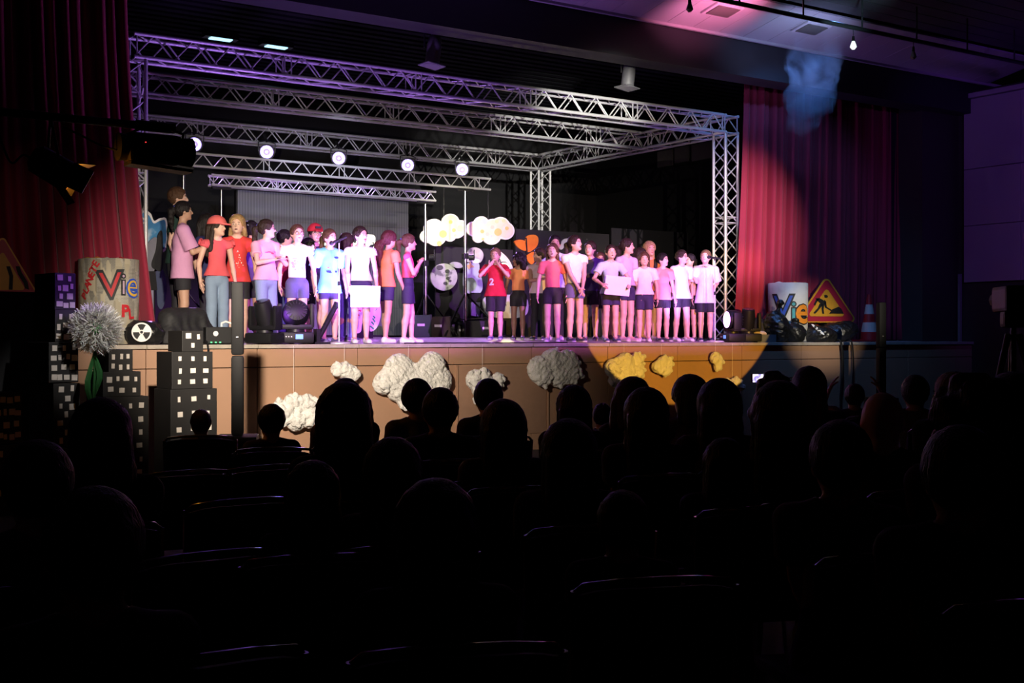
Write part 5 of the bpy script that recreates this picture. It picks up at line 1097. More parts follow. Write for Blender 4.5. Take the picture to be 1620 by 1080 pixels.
    S.F = np.maximum(S.F, S.grid()[2] - wt)
    me, _ = S.mesh('bottoms', fold(0.0016)); link({'shorts': 'shorts', 'jeans': 'jeans', 'trousers': 'trousers', 'skirt': 'skirt'}[kind], me, bm_, root)
    # --- shoes
    sm_ = mat('shoe_%.2f_%.2f_%.2f' % shoes, shoes, 0.5, var=0.2, scale=30); SOLE = mat('shoe_sole', (0.62, 0.6, 0.6), 0.6)
    for i, s in enumerate((1, -1)):
        a = ank[i]; zb = a.z - 0.045 * H if not seated else 0.0
        S = SDF((a.x - 0.05 * H, a.y - 0.06 * H, zb - 0.02), (a.x + 0.06 * H, a.y + 0.14 * H, a.z + 0.04 * H), 0.0085)
        S.cone((a.x, a.y - 0.014 * H, zb + 0.02 * H), (a.x + s * 0.008 * H, a.y + 0.085 * H, zb + 0.012 * H), 0.026 * H, 0.026 * H, 0.01 * H); S.cone((a.x, a.y - 0.008 * H, zb + 0.03 * H), (a.x, a.y + 0.0 * H, a.z + 0.004 * H), 0.025 * H, 0.024 * H, 0.012 * H, 1, 1)
        S.F = np.maximum(S.F, zb + 0.001 - S.grid()[2]); me, SV = S.mesh('shoe')
        me.materials.append(sm_); me.materials.append(SOLE); cz = np.empty(len(me.polygons) * 3); me.polygons.foreach_get('center', cz); me.polygons.foreach_set('material_index', (cz.reshape(-1, 3)[:, 2] < zb + 0.011 * H).astype(np.int32)); link('shoe', me, None, root)
    # --- hair
    st, hcname = hair; hmz = hair_mat('hair_' + hcname, HAIR[hcname])
    if st != 'none':
        e = 0.30 * H; S = SDF(np.array(hc) - e, np.array(hc) + np.array((e, e, 0.12 * H)), max(v, 0.011)); X, Yg, Zg = S.grid(); vol = 0.005 if any(isinstance(q, tuple) and q[0] == 'cap' for q in extras) else 0.009 if st in ('pony', 'bun', 'short', 'updo') else 0.014
        S.ell(hp(0, -0.009, 0.018), [(q + vol) * H * hs for q in (0.0515, 0.0615, 0.0605)], 0.004, Rh)
        if st == 'curly': 
            rr_ = np.random.default_rng(int(px))
            for q in range(60):
                a, b_ = rr_.uniform(0, 6.28), rr_.uniform(-0.75, 1); w_ = math.sqrt(max(0, 1 - b_ * b_)); S.ell(hp(0.072 * w_ * math.cos(a), -0.018 + 0.07 * w_ * math.sin(a), 0.014 + 0.075 * b_), [0.022 * H] * 3, 0.005)
            S.ell(hp(0, -0.06, -0.06), [0.07 * H, 0.05 * H, 0.07 * H], 0.02 * H, Rh)
        fc = hp(0, 0.080, -0.030) - 0; M = Rh.T
        dx, dy, dz = X - fc[0], Yg - fc[1], Zg - fc[2]
        cutr = (0.055, 0.078, 0.082) if st != 'short' else (0.056, 0.078, 0.080)
        cut = ell_d(dx, dy, dz, [q * H * hs for q in cutr], Rh)
        lowc = hp(0, 0, -0.035 if st not in ('short',) else -0.028)
        S.F = np.maximum(S.F, -cut)
        if st not in ('curly',):
            gx, gy, gz = (M[i, 0] * (X - hc.x) + M[i, 1] * (Yg - hc.y) + M[i, 2] * (Zg - hc.z) for i in range(3))
            lim = np.where(gy > -0.01 * H, -0.012 * H, -0.045 * H) * hs
            S.F = np.maximum(S.F, lim - gz)
        if st == 'pony':
            a = hp(0, -0.066, 0.028); S.cone(a, hp(0.0, -0.098, 0.0), 0.016 * H, 0.024 * H, 0.01 * H); S.cone(hp(0, -0.098, 0.0), hp(0.008, -0.10, -0.085), 0.024 * H, 0.021 * H, 0.01 * H); S.cone(hp(0.008, -0.10, -0.085), hp(0.0, -0.085, -0.16), 0.021 * H, 0.007 * H, 0.01 * H)
        if st == 'bigpony':
            a = hp(0, -0.066, 0.0); S.cone(a, hp(-0.01, -0.10, -0.05), 0.02 * H, 0.04 * H, 0.01 * H); S.cone(hp(-0.01, -0.10, -0.05), hp(-0.02, -0.105, -0.15), 0.042 * H, 0.038 * H, 0.02 * H); S.cone(hp(-0.02, -0.105, -0.15), hp(-0.02, -0.09, -0.235), 0.036 * H, 0.014 * H, 0.01 * H)
        if st in ('bun', 'updo'): S.ell(hp(0, -0.062, 0.045 if st == 'bun' else 0.0), [0.027 * H] * 3, 0.008 * H)
        if st in ('long', 'bob'):
            L = 0.19 if st == 'long' else 0.055
            for s in (1, -1): S.cone(hp(s * 0.050, -0.016, 0.0), hp(s * 0.056, -0.034, -0.03 - L * 0.8), 0.016 * H, 0.020 * H, 0.012 * H)
            for o in (-0.035, 0, 0.035): S.cone(hp(o, -0.058, 0.0), hp(o * 1.2, -0.058 - 0.01, -0.03 - L), 0.026 * H, 0.022 * H, 0.015 * H)
        me, _ = S.mesh('hair', lambda V: V + np.stack([lump(V, 0.0016, 60, 3), lump(V, 0.0016, 60, 4), 0 * V[:, 0]], 1)); ho = link('hair', me, hmz, root)
        if st in ('pony', 'bigpony'):
            q = hp(0, -0.07, 0.027 if st == 'pony' else -0.002); MB().ell(q, (0.022 * H, 0.014 * H, 0.020 * H), 10, 6).build('hair_tie', mat('hair_tie_pale', (0.6, 0.62, 0.7), 0.6) if 'whitetie' in extras else mat('hair_tie_blue', (0.05, 0.05, 0.25), 0.6), ho, smooth=True)
    # --- face
    if face:
        sc_ = H * hs / 1.42; R4 = Matrix(Rh.tolist()).to_4x4()
        for s in (1, -1):
            o = link('eye', eye_mesh(), None, root, Vector(hp(s * 0.0205, 0.0515, 0.0035))); o.rotation_euler = R4.to_euler(); o.scale = (sc_,) * 3
            b = MB().tube([hp(s * 0.011, 0.0555, 0.0165), hp(s * 0.021, 0.0545, 0.0195), hp(s * 0.032, 0.047, 0.0165)], [0.0018 * H, 0.0024 * H, 0.0012 * H], 5).build('eyebrow', BROW, root)
        if mouth == 'open': MB().ell(hp(0, 0.0535, -0.0365), (0.0125 * H, 0.006 * H, 0.0075 * H), 12, 8, Matrix(Rh.tolist())).build('mouth', MOUTH, root, smooth=True)
        else: MB().ell(hp(0, 0.0545, -0.0355), (0.0145 * H, 0.0045 * H, 0.0042 * H), 12, 6, Matrix(Rh.tolist())).build('mouth', LIP, root, smooth=True)
    if 'glasses' in extras:
        m_ = MB()
        for s in (1, -1): m_.tube([hp(s * 0.0215 + 0.0145 * math.cos(a), 0.062, 0.002 + 0.012 * math.sin(a)) for a in np.linspace(0, 2 * math.pi, 14, False)], 0.0014 * H, 5, True); m_.tube([hp(s * 0.036, 0.061, 0.004), hp(s * 0.053, 0.03, 0.005), hp(s * 0.055, -0.01, 0.002)], 0.0013 * H, 5)
        m_.tube([hp(-0.007, 0.062, 0.004), hp(0.007, 0.062, 0.004)], 0.0013 * H, 5); m_.build('glasses', mat('glasses_frame', (0.08, 0.06, 0.06), 0.3), root, smooth=True)
    for ex in extras:
        if isinstance(ex, tuple) and ex[0] == 'cap':
            S = SDF(np.array(hc) - 0.16 * H, np.array(hc) + 0.16 * H, 0.009); X, Yg, Zg = S.grid(); S.ell(hp(0, -0.006, 0.024), [q * H * hs for q in (0.070, 0.081, 0.077)], 0.004, Rh)
            gz = Rh.T[2, 0] * (X - hc.x) + Rh.T[2, 1] * (Yg - hc.y) + Rh.T[2, 2] * (Zg - hc.z); S.F = np.maximum(S.F, 0.024 * H - gz)
            if ex[2]:
                for o in (-0.03, -0.01, 0.01, 0.03): S.cone(hp(o, 0.05, 0.030), hp(o * 0.8, 0.113 - abs(o) * 0.5, 0.022), 0.010 * H, 0.007 * H, 0.01 * H)
            me, _ = S.mesh('cap'); cm = link('cap', me, mat('cap_%.2f_%.2f' % ex[1][:2], ex[1], 0.7), root)
            if not ex[2] or ex[3]: MB().box(hp(0, 0.078, 0.055), (0.05 * H, 0.014 * H, 0.02 * H), Matrix(Rh.tolist())).build('cap_patch', INK, cm)
        if isinstance(ex, tuple) and ex[0] == 'print' and topo is not None:
            tv = [tuple(q.co) for q in topo.data.vertices]; bv = BVHTree.FromPolygons(tv, [tuple(q.vertices) for q in topo.data.polygons])
            def proj(x, z, off=0.004, sgn=1):
                r_ = bv.ray_cast(Vector((x + lx * .6, 0.6 * sgn, z)), Vector((0, -sgn, 0))); return Vector((x + lx * .6, (r_[0].y if r_[0] else 0.1) + off * sgn, z))
            if ex[1] == 'text':
                gm = text_mesh(ex[2], ex[3] * H, 0.006); bm2 = bmesh.new(); bm2.from_mesh(gm); bmesh.ops.subdivide_edges(bm2, edges=bm2.edges[:], cuts=1)
                for q in bm2.verts: q.co = proj(-q.co.x + ex[4] * H, Z(ex[5]) + q.co.y)
                bm2.to_mesh(gm); bm2.free(); gm.materials.clear(); link('shirt_print', gm, mat('print_%s' % ex[6][0], ex[6][1], 0.7), topo)
            else:
                rg = random.Random(px)
                for q in range(ex[2]):
                    x, z = rg.uniform(-ex[4], ex[4]) * H, Z(ex[5]) + rg.uniform(-ex[6], ex[6]) * H; r_ = ex[3] * H * rg.uniform(0.6, 1.3); rx = r_ * (3.0 if ex[1] == 'dash' else 1)
                    MB().prism([proj(x + rx * math.cos(a), z + r_ * math.sin(a)) for a in np.linspace(0, 2 * math.pi, 7, False)], (0, 0.002, 0)).build('shirt_print', mat('print_%s' % ex[7][0], ex[7][1], 0.7), topo)
    return root, H, wri

BLK = (0.014, 0.013, 0.018); NAVY = (0.03, 0.022, 0.07); JEAN = (0.22, 0.30, 0.42); WHT = (0.80, 0.78, 0.76); DEN = (0.09, 0.09, 0.19)
G = 'children in the left group'; GR = 'children in the right group'
def sheet(label, holder, cx, cz, w_, h, dy, tilt=0):
    root, H, wri = holder; y = max(wri[0].y, wri[1].y) + 0.03 + dy
    M = Matrix.Rotation(root.rotation_euler[2], 3, 'Z'); pts = []
    o = MB(); n = 8
    for side in (0, 0.006):
        for i in range(n + 1):
            for j in range(n + 1):
                x = (i / n - .5) * w_; z = (j / n - .5) * h; o.v.append((x * math.cos(tilt) - z * math.sin(tilt), side + 0.012 * math.sin(3.1 * i / n + j * 0.2), x * math.sin(tilt) + z * math.cos(tilt)))
    N = (n + 1) ** 2; f = lambda i, j, s: s * N + i * (n + 1) + j
    for s in (0, 1):
        for i in range(n):
            for j in range(n): o.f.append([f(i, j, s), f(i + 1, j, s), f(i + 1, j + 1, s), f(i, j + 1, s)])
    for i in range(n):
        for a, b in (((i, 0), (i + 1, 0)), ((i, n), (i + 1, n)), ((0, i), (0, i + 1)), ((n, i), (n, i + 1))): o.f.append([f(*a, 0), f(*b, 0), f(*b, 1), f(*a, 1)])
    o.m = [0] * len(o.f)
    ob = o.build('paper_sheet', WHITE, None, smooth=True); ob.location = root.location + M @ Vector((cx, y, cz)); ob.rotation_euler = (R(-6), 0, root.rotation_euler[2]); return tag(ob, label, 'paper', 'white sheets held by children')
# --- left side
person('tall man in a dark green shirt standing behind the woman in pink', 279, 297, 14.75, 85, 85, ('short', 'brown'), ((0.006, 0.03, 0.022), 0.6, 0.50), ('trousers', BLK, 0), (0.02, 0.02, 0.02), skin=0, group='adults on stage', hs=0.9, bulk=1.12, extras=(('print', 'dash', 5, 0.006, 0.05, 0.7, 0.04, ('white', (0.6, 0.6, 0.6))),))
person('woman in an oversized pink T-shirt and black shorts touching a child\'s shoulder', 288, 319, 14.15, 95, 100, ('pony', 'black'), ((0.62, 0.30, 0.50), 0.85, 0.45, 0.03), ('shorts', BLK, 0.37), (0.05, 0.05, 0.05), ('touch', 'down'), 1, 'adults on stage', hs=0.9, bulk=1.05)
person('girl in a coral cap, frilled coral top and pale wide jeans', 343, 345, 13.95, 25, 65, ('long', 'dark'), ((0.72, 0.10, 0.12), 0.12, 0.535), ('jeans', JEAN, 0), (0.5, 0.5, 0.5), ('down', 'down'), 0, G, extras=('frill', ('cap', (0.72, 0.13, 0.12), True, False)), mouth='closed')
person('girl with a blond bob in a red T-shirt with scattered dots', 375, 341, 14.15, 5, -8, ('bob', 'blond'), ((0.62, 0.045, 0.04), 0.40, 0.475, 0.012), ('shorts', BLK, 0.34), (0.02, 0.02, 0.02), ('down', 'down'), 0, G, mouth='open', extras=(('print', 'dot', 26, 0.004, 0.055, 0.66, 0.075, ('pale', (0.75, 0.7, 0.7))),))
person('girl with glasses in a pink T-shirt and pale jeans, hands joined at her chest', 421, 348, 13.75, 40, 85, ('pony', 'dark'), ((0.72, 0.36, 0.46), 0.55, 0.51, 0.014), ('jeans', JEAN, 0), (0.6, 0.6, 0.6), ('chest', 'chest'), 0, G, bulk=1.08, extras=('glasses', ('print', 'dash', 7, 0.005, 0.055, 0.735, 0.012, ('rosered', (0.6, 0.08, 0.2)))))
person('girl with glasses in a white frilled T-shirt and dark denim shorts', 470, 356, 13.68, 10, 18, ('updo', 'brown'), (WHT, 0.25, 0.555), ('shorts', DEN, 0.38), (0.6, 0.55, 0.7), ('down', 'down'), 0, G, extras=('glasses', 'frill', ('print', 'dot', 12, 0.010, 0.05, 0.655, 0.04, ('mauve', (0.62, 0.38, 0.50))), ('print', 'dash', 5, 0.004, 0.045, 0.715, 0.004, ('mauve', (0.62, 0.38, 0.50)))))
BLUEJ = ramp_mat('blue_jersey', 'noise', 2.2, [(0.35, (0.10, 0.50, 0.78)), (0.62, (0.30, 0.70, 0.86)), (0.8, (0.75, 0.88, 0.9))], 0.6, 'LINEAR')
person('girl in a light blue football jersey behind the chrome microphone stand', 521, 363, 13.66, 22, 42, ('pony', 'brown'), (BLUEJ, 0.75, 0.44, 0.018), ('shorts', NAVY, 0.385), (0.12, 0.10, 0.2), ('down', 'down'), 0, G, extras=(('print', 'dash', 7, 0.006, 0.05, 0.625, 0.008, ('navy', (0.03, 0.05, 0.2))), ('print', 'dash', 1, 0.012, 0.06, 0.745, 0.01, ('navy', (0.03, 0.05, 0.2))), ('print', 'dash', 4, 0.003, 0.05, 0.66, 0.004, ('pink', (0.7, 0.2, 0.4)))))
h = person('girl in a white T-shirt and dark shorts holding a white sheet at her knees', 570, 359, 13.55, 12, 45, ('updo', 'dark'), (WHT, 0.2, 0.535, 0.012), ('shorts', NAVY, 0.395), (0.72, 0.70, 0.72), ('sheet', 'sheet'), 0, G)
sheet('white paper sheet held low by the girl in the white T-shirt', h, -0.02, 0.40 * h[1], 0.36, 0.26, 0.02)
person('girl with a long dark ponytail seen from behind in an orange T-shirt', 610, 366, 13.66, 125, 115, ('bigpony', 'auburn'), ((0.80, 0.24, 0.10), 0.45, 0.50, 0.014), ('shorts', NAVY, 0.38), (0.72, 0.7, 0.72), ('relax', 'down'), 1, G, lean=(0, 0.03), step=0.04, extras=('whitetie',))
person('girl with a brown ponytail in a knotted pink top and high dark shorts, side view', 645, 371, 13.55, 88, 100, ('pony', 'brown'), ((0.75, 0.10, 0.22), 0.05, 0.60, 0.008), ('shorts', NAVY, 0.36), (0.74, 0.72, 0.74), ('chin', 'chin'), 0, G, step=0.035)
# second row, left
BR = 0.0125
person('child in a dark blue top half hidden behind the coral-capped girl', 327, 340, 14.75, 60, 80, ('long', 'black'), ((0.02, 0.025, 0.10), 0.5, 0.5), ('trousers', BLK, 0), (0.1, 0.1, 0.1), skin=1, group=G, v=BR)
person('child with black hair and a white clip behind the girl with the blond bob', 397, 350, 14.75, 150, 150, ('pony', 'black'), ((0.12, 0.04, 0.30), 0.5, 0.5), ('shorts', BLK, 0.36), (0.1, 0.1, 0.1), skin=1, group=G, v=BR, extras=('whitetie',))
person('boy with short black hair in a red shirt behind the pink-shirted girl', 449, 364, 14.7, 70, 100, ('short', 'black'), ((0.40, 0.02, 0.06), 0.5, 0.48), ('trousers', (0.05, 0.06, 0.2), 0), (0.1, 0.1, 0.1), skin=0, group=G, v=BR)
person('child with glasses wearing a red baseball cap in the second row', 498, 357, 14.75, 20, 20, ('short', 'dark'), ((0.03, 0.02, 0.06), 0.5, 0.48), ('shorts', BLK, 0.36), (0.1, 0.1, 0.1), skin=0, group=G, v=BR, extras=('glasses', ('cap', (0.45, 0.02, 0.03), True, True)))
person('child with dark bobbed hair bending behind the girl in white frills', 487, 378, 14.3, 70, 95, ('bob', 'black'), ((0.10, 0.02, 0.16), 0.5, 0.48), ('shorts', BLK, 0.36), (0.1, 0.1, 0.1), skin=0, group=G, v=BR)
person('child turned away between the blue jersey girl and the girl with the sheet', 548, 370, 14.35, 140, 130, ('bob', 'dark'), ((0.05, 0.02, 0.10), 0.5, 0.48), ('trousers', (0.15, 0.17, 0.4), 0), (0.1, 0.08, 0.2), skin=1, group=G, v=BR)
# --- right side
person('boy in a red football shirt with number 2, hands on his cheeks', 784, 393, 15.0, -8, -10, ('short', 'light'), ((0.50, 0.012, 0.03), 0.65, 0.475, 0.016), ('shorts', BLK, 0.31), (0.12, 0.13, 0.22), ('cheek', 'cheek'), 0, GR, bulk=1.1, extras=(('print', 'text', '2', 0.10, 0.035, 0.60, ('white', (0.75, 0.75, 0.75))),))
person('girl with big curly black hair in an orange cropped T-shirt', 820, 402, 15.0, -5, -75, ('curly', 'black'), ((0.82, 0.30, 0.12), 0.45, 0.575), ('shorts', BLK, 0.39), (0.14, 0.14, 0.24), ('down', 'down'), 2, GR)
person('girl in a pale pink shirt and wide black trousers with folded arms', 853, 393, 14.75, -15, -70, ('updo', 'dark'), ((0.70, 0.58, 0.58), 0.10, 0.51, 0.014), ('trousers', BLK, 0), (0.05, 0.05, 0.08), ('cross', 'down'), 1, GR)
person('girl in a coral polo shirt and black shorts, mouth wide open', 874, 386, 13.95, -5, -5, ('long', 'brown'), ((0.74, 0.15, 0.17), 0.55, 0.555), ('shorts', BLK, 0.385), (0.30, 0.28, 0.32), ('down', 'down'), 0, GR, mouth='open', pitch=0.12)
person('tall girl in a white T-shirt and ripped denim shorts, hands clasped in front', 909, 373, 13.75, 30, 58, ('pony', 'dark'), (WHT, 0.30, 0.555), ('shorts', (0.12, 0.12, 0.2), 0.41), (0.05, 0.05, 0.09), ('clasp', 'clasp'), 0, GR, mouth='open', pitch=0.1)
h = person('child in a pale blue T-shirt holding up a white rectangular card', 966, 388, 13.75, 18, 15, ('short', 'dark'), ((0.50, 0.60, 0.68), 0.6, 0.50, 0.014), ('shorts', NAVY, 0.38), (0.05, 0.05, 0.15), ('board', 'board'), 0, GR, mouth='open', pitch=0.1)
sheet('white rectangular card held at waist height by the child in pale blue', h, -0.02, 0.575 * h[1], 0.37, 0.27, 0.0, 0.08)
person('girl in a striped mauve T-shirt and violet shorts looking right', 991, 378, 13.85, 45, 80, ('updo', 'dark'), (ramp_mat('mauve_stripes', 'wave', 4.5, [(0, (0.50, 0.42, 0.50)), (0.8, (0.45, 0.42, 0.30))], 0.8, 'EASE', (0.02, 0.02, 1.0)), 0.45, 0.545), ('shorts', NAVY, 0.40), (0.5, 0.35, 0.4), ('down', 'down'), 0, GR)
person('small girl with long hair in a loose white T-shirt and violet shorts', 1019, 400, 13.8, 0, 8, ('long', 'brown'), (WHT, 0.6, 0.53, 0.018), ('shorts', NAVY, 0.36), (0.72, 0.68, 0.72), ('down', 'down'), 0, GR)
person('girl in a salmon T-shirt and black shorts looking to the right', 1048, 401, 13.85, 30, 55, ('pony', 'black'), ((0.80, 0.28, 0.24), 0.5, 0.475, 0.016), ('shorts', BLK, 0.38), (0.08, 0.08, 0.1), ('down', 'down'), 0, GR)
person('child with glasses in a plain white T-shirt and black shorts', 1078, 396, 13.9, 32, 62, ('updo', 'dark'), (WHT, 0.6, 0.47, 0.016), ('shorts', BLK, 0.375), (0.65, 0.62, 0.7), ('back', 'back'), 0, GR, extras=('glasses',), bulk=1.05, step=0.04)
TIE = ramp_mat('tie_dye_white', 'noise', 3, [(0.3, (0.78, 0.76, 0.76)), (0.5, (0.72, 0.62, 0.74)), (0.65, (0.62, 0.56, 0.74)), (0.8, (0.78, 0.76, 0.72))], 0.85, 'LINEAR')
person('boy in a tie-dyed white T-shirt and black shorts at the far right microphone', 1116, 396, 13.95, 8, -12, ('short', 'darkblond'), (TIE, 0.85, 0.42, 0.022), ('shorts', BLK, 0.32), (0.02, 0.02, 0.05), ('down', 'back'), 0, GR, pitch=0.1)
# second row, right
person('tall dark-haired person in pale blue behind the girl in coral polo', 878, 373, 14.75, 0, 5, ('short', 'black'), ((0.45, 0.55, 0.60), 0.6, 0.5), ('trousers', BLK, 0), (0.6, 0.6, 0.6), skin=1, group=GR, v=BR)
person('girl in a navy top with a pale collar in the second row', 934, 382, 14.45, -10, -25, ('pony', 'dark'), ((0.05, 0.03, 0.12), 0.5, 0.5), ('shorts', BLK, 0.36), (0.2, 0.1, 0.3), skin=0, group=GR, v=BR)
person('child with brown skin peering between the navy top and the pale blue T-shirt', 949, 400, 14.9, 10, 10, ('bob', 'brown'), ((0.08, 0.03, 0.04), 0.5, 0.5), ('shorts', BLK, 0.36), (0.2, 0.1, 0.3), skin=1, group=GR, v=BR)
person('long-haired child seen from behind beside the striped mauve T-shirt', 973, 391, 14.7, 150, 150, ('long', 'dark'), ((0.10, 0.05, 0.03), 0.5, 0.5), ('shorts', BLK, 0.36), (0.1, 0.05, 0.1), skin=1, group=GR, v=BR)
person('blond girl in an orange top behind the small girl in white', 1027, 383, 14.7, 20, 30, ('long', 'blond'), ((0.55, 0.16, 0.04), 0.3, 0.5), ('shorts', BLK, 0.36), (0.5, 0.4, 0.5), skin=1, group=GR, v=BR)
person('dark-haired child in front of the blond girl, half hidden', 1012, 393, 14.4, 60, 60, ('long', 'dark'), ((0.30, 0.10, 0.05), 0.3, 0.5), ('shorts', BLK, 0.36), (0.1, 0.08, 0.1), skin=1, group=GR, v=BR)
person('girl in a peach tank top covering her mouth behind the child with glasses', 1092, 402, 14.2, -25, -40, ('pony', 'black'), ((0.80, 0.42, 0.30), 0.08, 0.52), ('shorts', BLK, 0.36), (0.1, 0.1, 0.1), ('mouth', 'mouth'), 0, GR, v=BR)

# ------------------------------------------------------------------ audience and chairs
CHP = mat('chair_black_shell', (0.010, 0.010, 0.011), 0.7, spec=0.2)
def make_chair():
    t = thing('stacking_chair', 'x', 'chair')
    MB().bbox((0, 0.0, 0.445), (0.44, 0.42, 0.04), 0.015).build('seat', CHP, t, smooth=True)
    m = MB(); n = 10; vs = []
    for side in (0, 0.018):
        for r in range(5):
            for i in range(n + 1):
                u = i / n * 2 - 1; z = 0.5 + 0.35 * r / 4 - 0.02 * (abs(u) ** 4) * (r == 4); vs.append((u * 0.215, -0.20 - 0.05 * r / 4 - 0.035 * (1 - u * u) - side, z))
    N = 5 * (n + 1); f = []
    for s in (0, 1):
        for r in range(4):
            for i in range(n): f.append((s * N + r * (n + 1) + i, s * N + r * (n + 1) + i + 1, s * N + (r + 1) * (n + 1) + i + 1, s * N + (r + 1) * (n + 1) + i))
    for i in range(n): f += [(i, i + 1, N + i + 1, N + i), (4 * (n + 1) + i, 4 * (n + 1) + i + 1, N + 4 * (n + 1) + i + 1, N + 4 * (n + 1) + i)]
    m.add(vs, f).build('backrest', CHP, t, smooth=True)
    MB().tube([(-0.225, -0.245, 0.83), (-0.2, -0.262, 0.856), (-0.1, -0.285, 0.868), (0, -0.294, 0.871), (0.1, -0.285, 0.868), (0.2, -0.262, 0.856), (0.225, -0.245, 0.83)], 0.008, 8).build('rim', mat('dark_chrome_rim', (0.5, 0.5, 0.55), 0.15, 0.9), t, smooth=True)
    for s in (1, -1):
        MB().tube([(s * 0.21, 0.2, 0.0), (s * 0.2, 0.18, 0.43)], 0.011).build('leg', CHROME, t, smooth=True)
        MB().tube([(s * 0.22, -0.26, 0.0), (s * 0.21, -0.2, 0.43), (s * 0.222, -0.25, 0.84)], 0.011).build('leg', CHROME, t, smooth=True)
    return t
chair0 = make_chair(); used = [False]
def chair(x, y, rz, label, group):
    c = copy_tree(chair0) if used[0] else chair0; used[0] = True
    c.location = (x, y, FLOOR); c.rotation_euler = (0, 0, rz); c['label'] = label; c['group'] = group; return c
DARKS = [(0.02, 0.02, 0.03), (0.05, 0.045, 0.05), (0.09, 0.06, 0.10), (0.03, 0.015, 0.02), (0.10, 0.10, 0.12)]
AG = 'people in the audience'
# (px, top of head, row Y, hair, arms, extra label, sleeve, skin)
AUD = [(430, 642, 6.75, ('updo', 'black'), 'lap', 'seated child with a small knot of hair in front of the low cotton cloud', {}),
       (318, 650, 7.8, ('short', 'dark'), 'lap', 'seated child in front of the bright-windowed cardboard tower', {}),
       (547, 602, 6.75, ('short', 'black'), 'lap', 'seated person whose hair shows above the long-haired woman, left of the largest cloud', {}),
       (545, 614, 4.5, ('long', 'black'), 'lap', 'seated woman with a broad mass of long dark hair left of the largest cotton cloud', {'bulk': 1.1}),
       (661, 602, 6.75, ('short', 'black'), 'lap', 'seated man with glasses turned left below the largest cotton cloud', {'hd': 165}),
       (697, 617, 5.6, ('short', 'black'), 'lap', 'seated man with prominent ears right of the man with glasses', {'bulk': 1.15}),
       (773, 602, 6.75, ('short', 'black'), 'lap', 'seated short-haired man in front of the heart-shaped cotton cloud', {'bulk': 1.1}),
       (797, 639, 4.5, ('long', 'dark'), 'lap', 'seated person with smooth long hair in front of the heart-shaped cloud', {}),
       (908, 615, 5.6, ('long', 'black'), 'lap', 'seated woman with long hair below the oval cotton cloud', {}),
       (953, 640, 6.75, ('short', 'black'), 'lap', 'small seated child right of the woman below the oval cloud', {}),
       (1003, 602, 5.6, ('bob', 'brown'), 'lap', 'seated woman with a bob at the left edge of the amber light', {'hd': 150}),
       (1022, 620, 4.5, ('long', 'dark'), 'lap', 'seated long-haired woman directly in front of the one with the bob', {}),
       (1090, 598, 5.6, ('bob', 'dark'), 'lap', 'seated person facing left against the amber light', {'hd': 215}),
       (1138, 606, 4.5, ('long', 'black'), 'lap', 'seated woman with straight dark hair at the right of the amber light', {}),
       (1224, 594, 6.75, ('curly', 'dark'), 'phone', 'person with curly hair holding up a lit phone', {}),
       (1233, 612, 3.5, ('long', 'black'), 'lap', 'seated long-haired person in front of the one holding the phone', {}),
       (1280, 585, 5.6, ('long', 'dark'), 'lap', 'seated woman with long hair falling over a pale top, right of the phone', {'top': (0.12, 0.11, 0.13)}),
       (1352, 609, 6.75, ('short', 'black'), 'up', 'person with both hands raised near the right end of the stage', {}),
       (1396, 619, 3.5, ('none', 'black'), 'lap', 'seated bald man with a violet edge of light on his head', {'bulk': 1.15}),
       (1448, 596, 5.6, ('short', 'dark'), 'lap', 'dark seated head below the right column speaker', {}),
       (1506, 592, 4.5, ('short', 'grey'), 'lap', 'seated person in profile facing left in the dark at the right', {'hd': 240}),
       (1542, 610, 2.7, ('curly', 'black'), 'lap', 'large dark head of curly hair near the right edge', {}),
       (1602, 600, 2.8, ('bob', 'dark'), 'lap', 'dark seated head in front of the tripod at the right edge', {}),
       (160, 640, 4.5, ('bob', 'black'), 'lap', 'broad-shouldered person in front of the dandelion stem', {'bulk': 1.2}),
       (60, 705, 3.5, ('short', 'black'), 'lap', 'dark figure at the left edge before the low cardboard tower', {'bulk': 1.1}),
       (150, 782, 2.4, ('short', 'black'), 'lap', 'dark child-sized figure low in the left corner', {}),
       (495, 738, 3.5, ('bob', 'black'), 'lap', 'dark seated figure below the long-haired woman, left of centre', {}),
       (622, 702, 3.5, ('bob', 'dark'), 'lap', 'dark seated figure below the man with glasses', {}),
       (690, 772, 2.4, ('long', 'black'), 'lap', 'nearest dark head at the bottom centre', {}),
       (900, 672, 3.5, ('long', 'black'), 'lap', 'dark long-haired figure below the woman at the oval cloud', {}),
       (985, 782, 2.7, ('short', 'black'), 'lap', 'small dark child low in front of the amber light', {}),
       (1146, 700, 3.5, ('long', 'black'), 'lap', 'dark figure below the straight-haired woman', {}),
       (1330, 672, 2.6, ('short', 'black'), 'lap', 'dark figure below the person with raised hands', {}),
       (1520, 682, 2.0, ('short', 'black'), 'lap', 'very dark broad figure at the lower right', {'bulk': 1.15})]
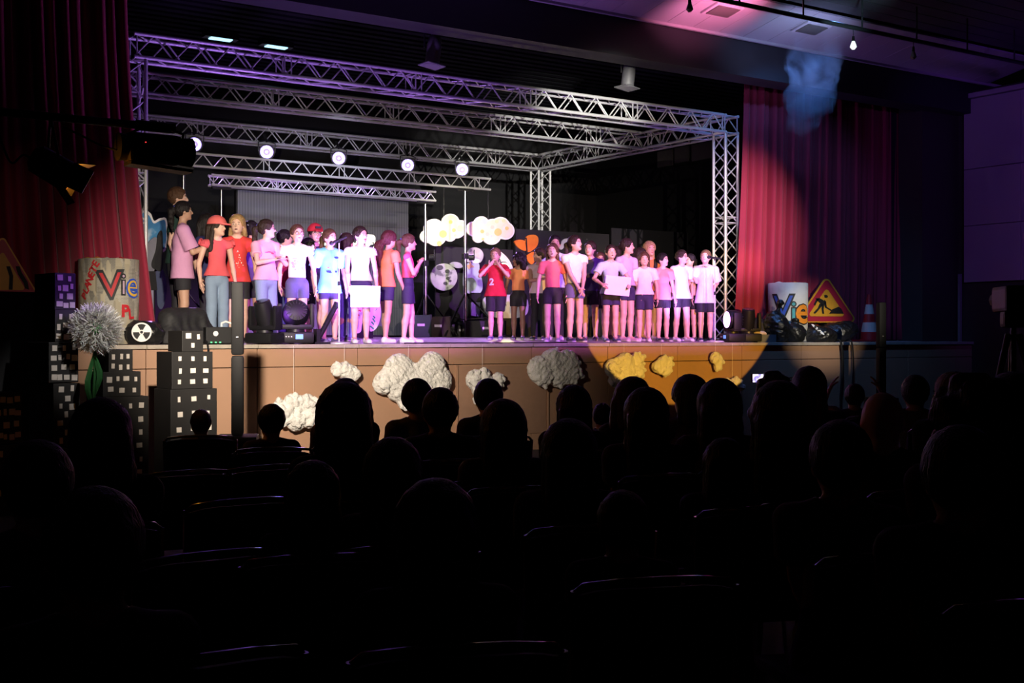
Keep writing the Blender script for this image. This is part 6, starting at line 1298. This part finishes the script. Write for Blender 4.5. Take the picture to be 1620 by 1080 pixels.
for i, (px, yt, Y, hr, am, lb, kw) in enumerate(AUD):
    phi = 180 + math.degrees(math.atan2(RT[0] * 0 + (px - 810), F)) * 0
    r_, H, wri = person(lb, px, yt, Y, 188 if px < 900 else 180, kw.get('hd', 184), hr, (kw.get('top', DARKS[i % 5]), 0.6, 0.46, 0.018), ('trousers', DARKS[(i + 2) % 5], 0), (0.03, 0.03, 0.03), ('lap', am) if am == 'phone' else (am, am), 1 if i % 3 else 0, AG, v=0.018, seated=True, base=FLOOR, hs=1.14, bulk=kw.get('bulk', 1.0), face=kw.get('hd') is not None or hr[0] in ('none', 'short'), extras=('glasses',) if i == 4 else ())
    p = r_.location; chair(p.x, p.y - 0.02, 0 if False else R(-22), 'black chair of the ' + ' '.join(lb.replace('seated ', '').split()[:11]), 'chairs under the audience')
    if am == 'phone':
        wl = r_.matrix_basis @ Vector(wri[1]); q = at(1202, 598, wl.y + 0.02)
        ph = thing('phone', 'lit phone held up landscape by the curly-haired person', 'phone', q, R(-28))
        MB().bbox((0, 0, 0), (0.145, 0.009, 0.072), 0.003).build('case', BLACK, ph); MB().box((0, -0.0055, 0), (0.118, 0.001, 0.064)).build('screen', ramp_mat('phone_screen', 'noise', 40, [(0, (0.05, 0.02, 0.3)), (0.45, (0.3, 0.25, 0.8)), (0.55, (1, 0.9, 1))], 0.3, 'LINEAR', emis=1.6), ph)
for px, py, Y, l in ((432, 741, 5.6, 'empty black chair with a bright rim behind the child with the knot of hair'), (300, 751, 5.6, 'empty black chair with a thin bright rim below the cardboard tower'), (392, 800, 4.5, 'empty black chair, its rim catching one bright spot, in the third row back'),
                  (345, 888, 3.45, 'empty black chair with a long curved shining rim, lower left'), (330, 1058, 2.35, 'nearest empty black chair with violet glints on its rim, bottom left'), (1240, 735, 3.6, 'black chair back with a faint rim in the dark, right of centre'), (745, 770, 4.5, 'black chair back with a faint rim beside the smooth-haired person')):
    q = at(px, py, Y); chair(q.x, q.y + 0.27, R(-3), l, 'empty chairs in the audience')
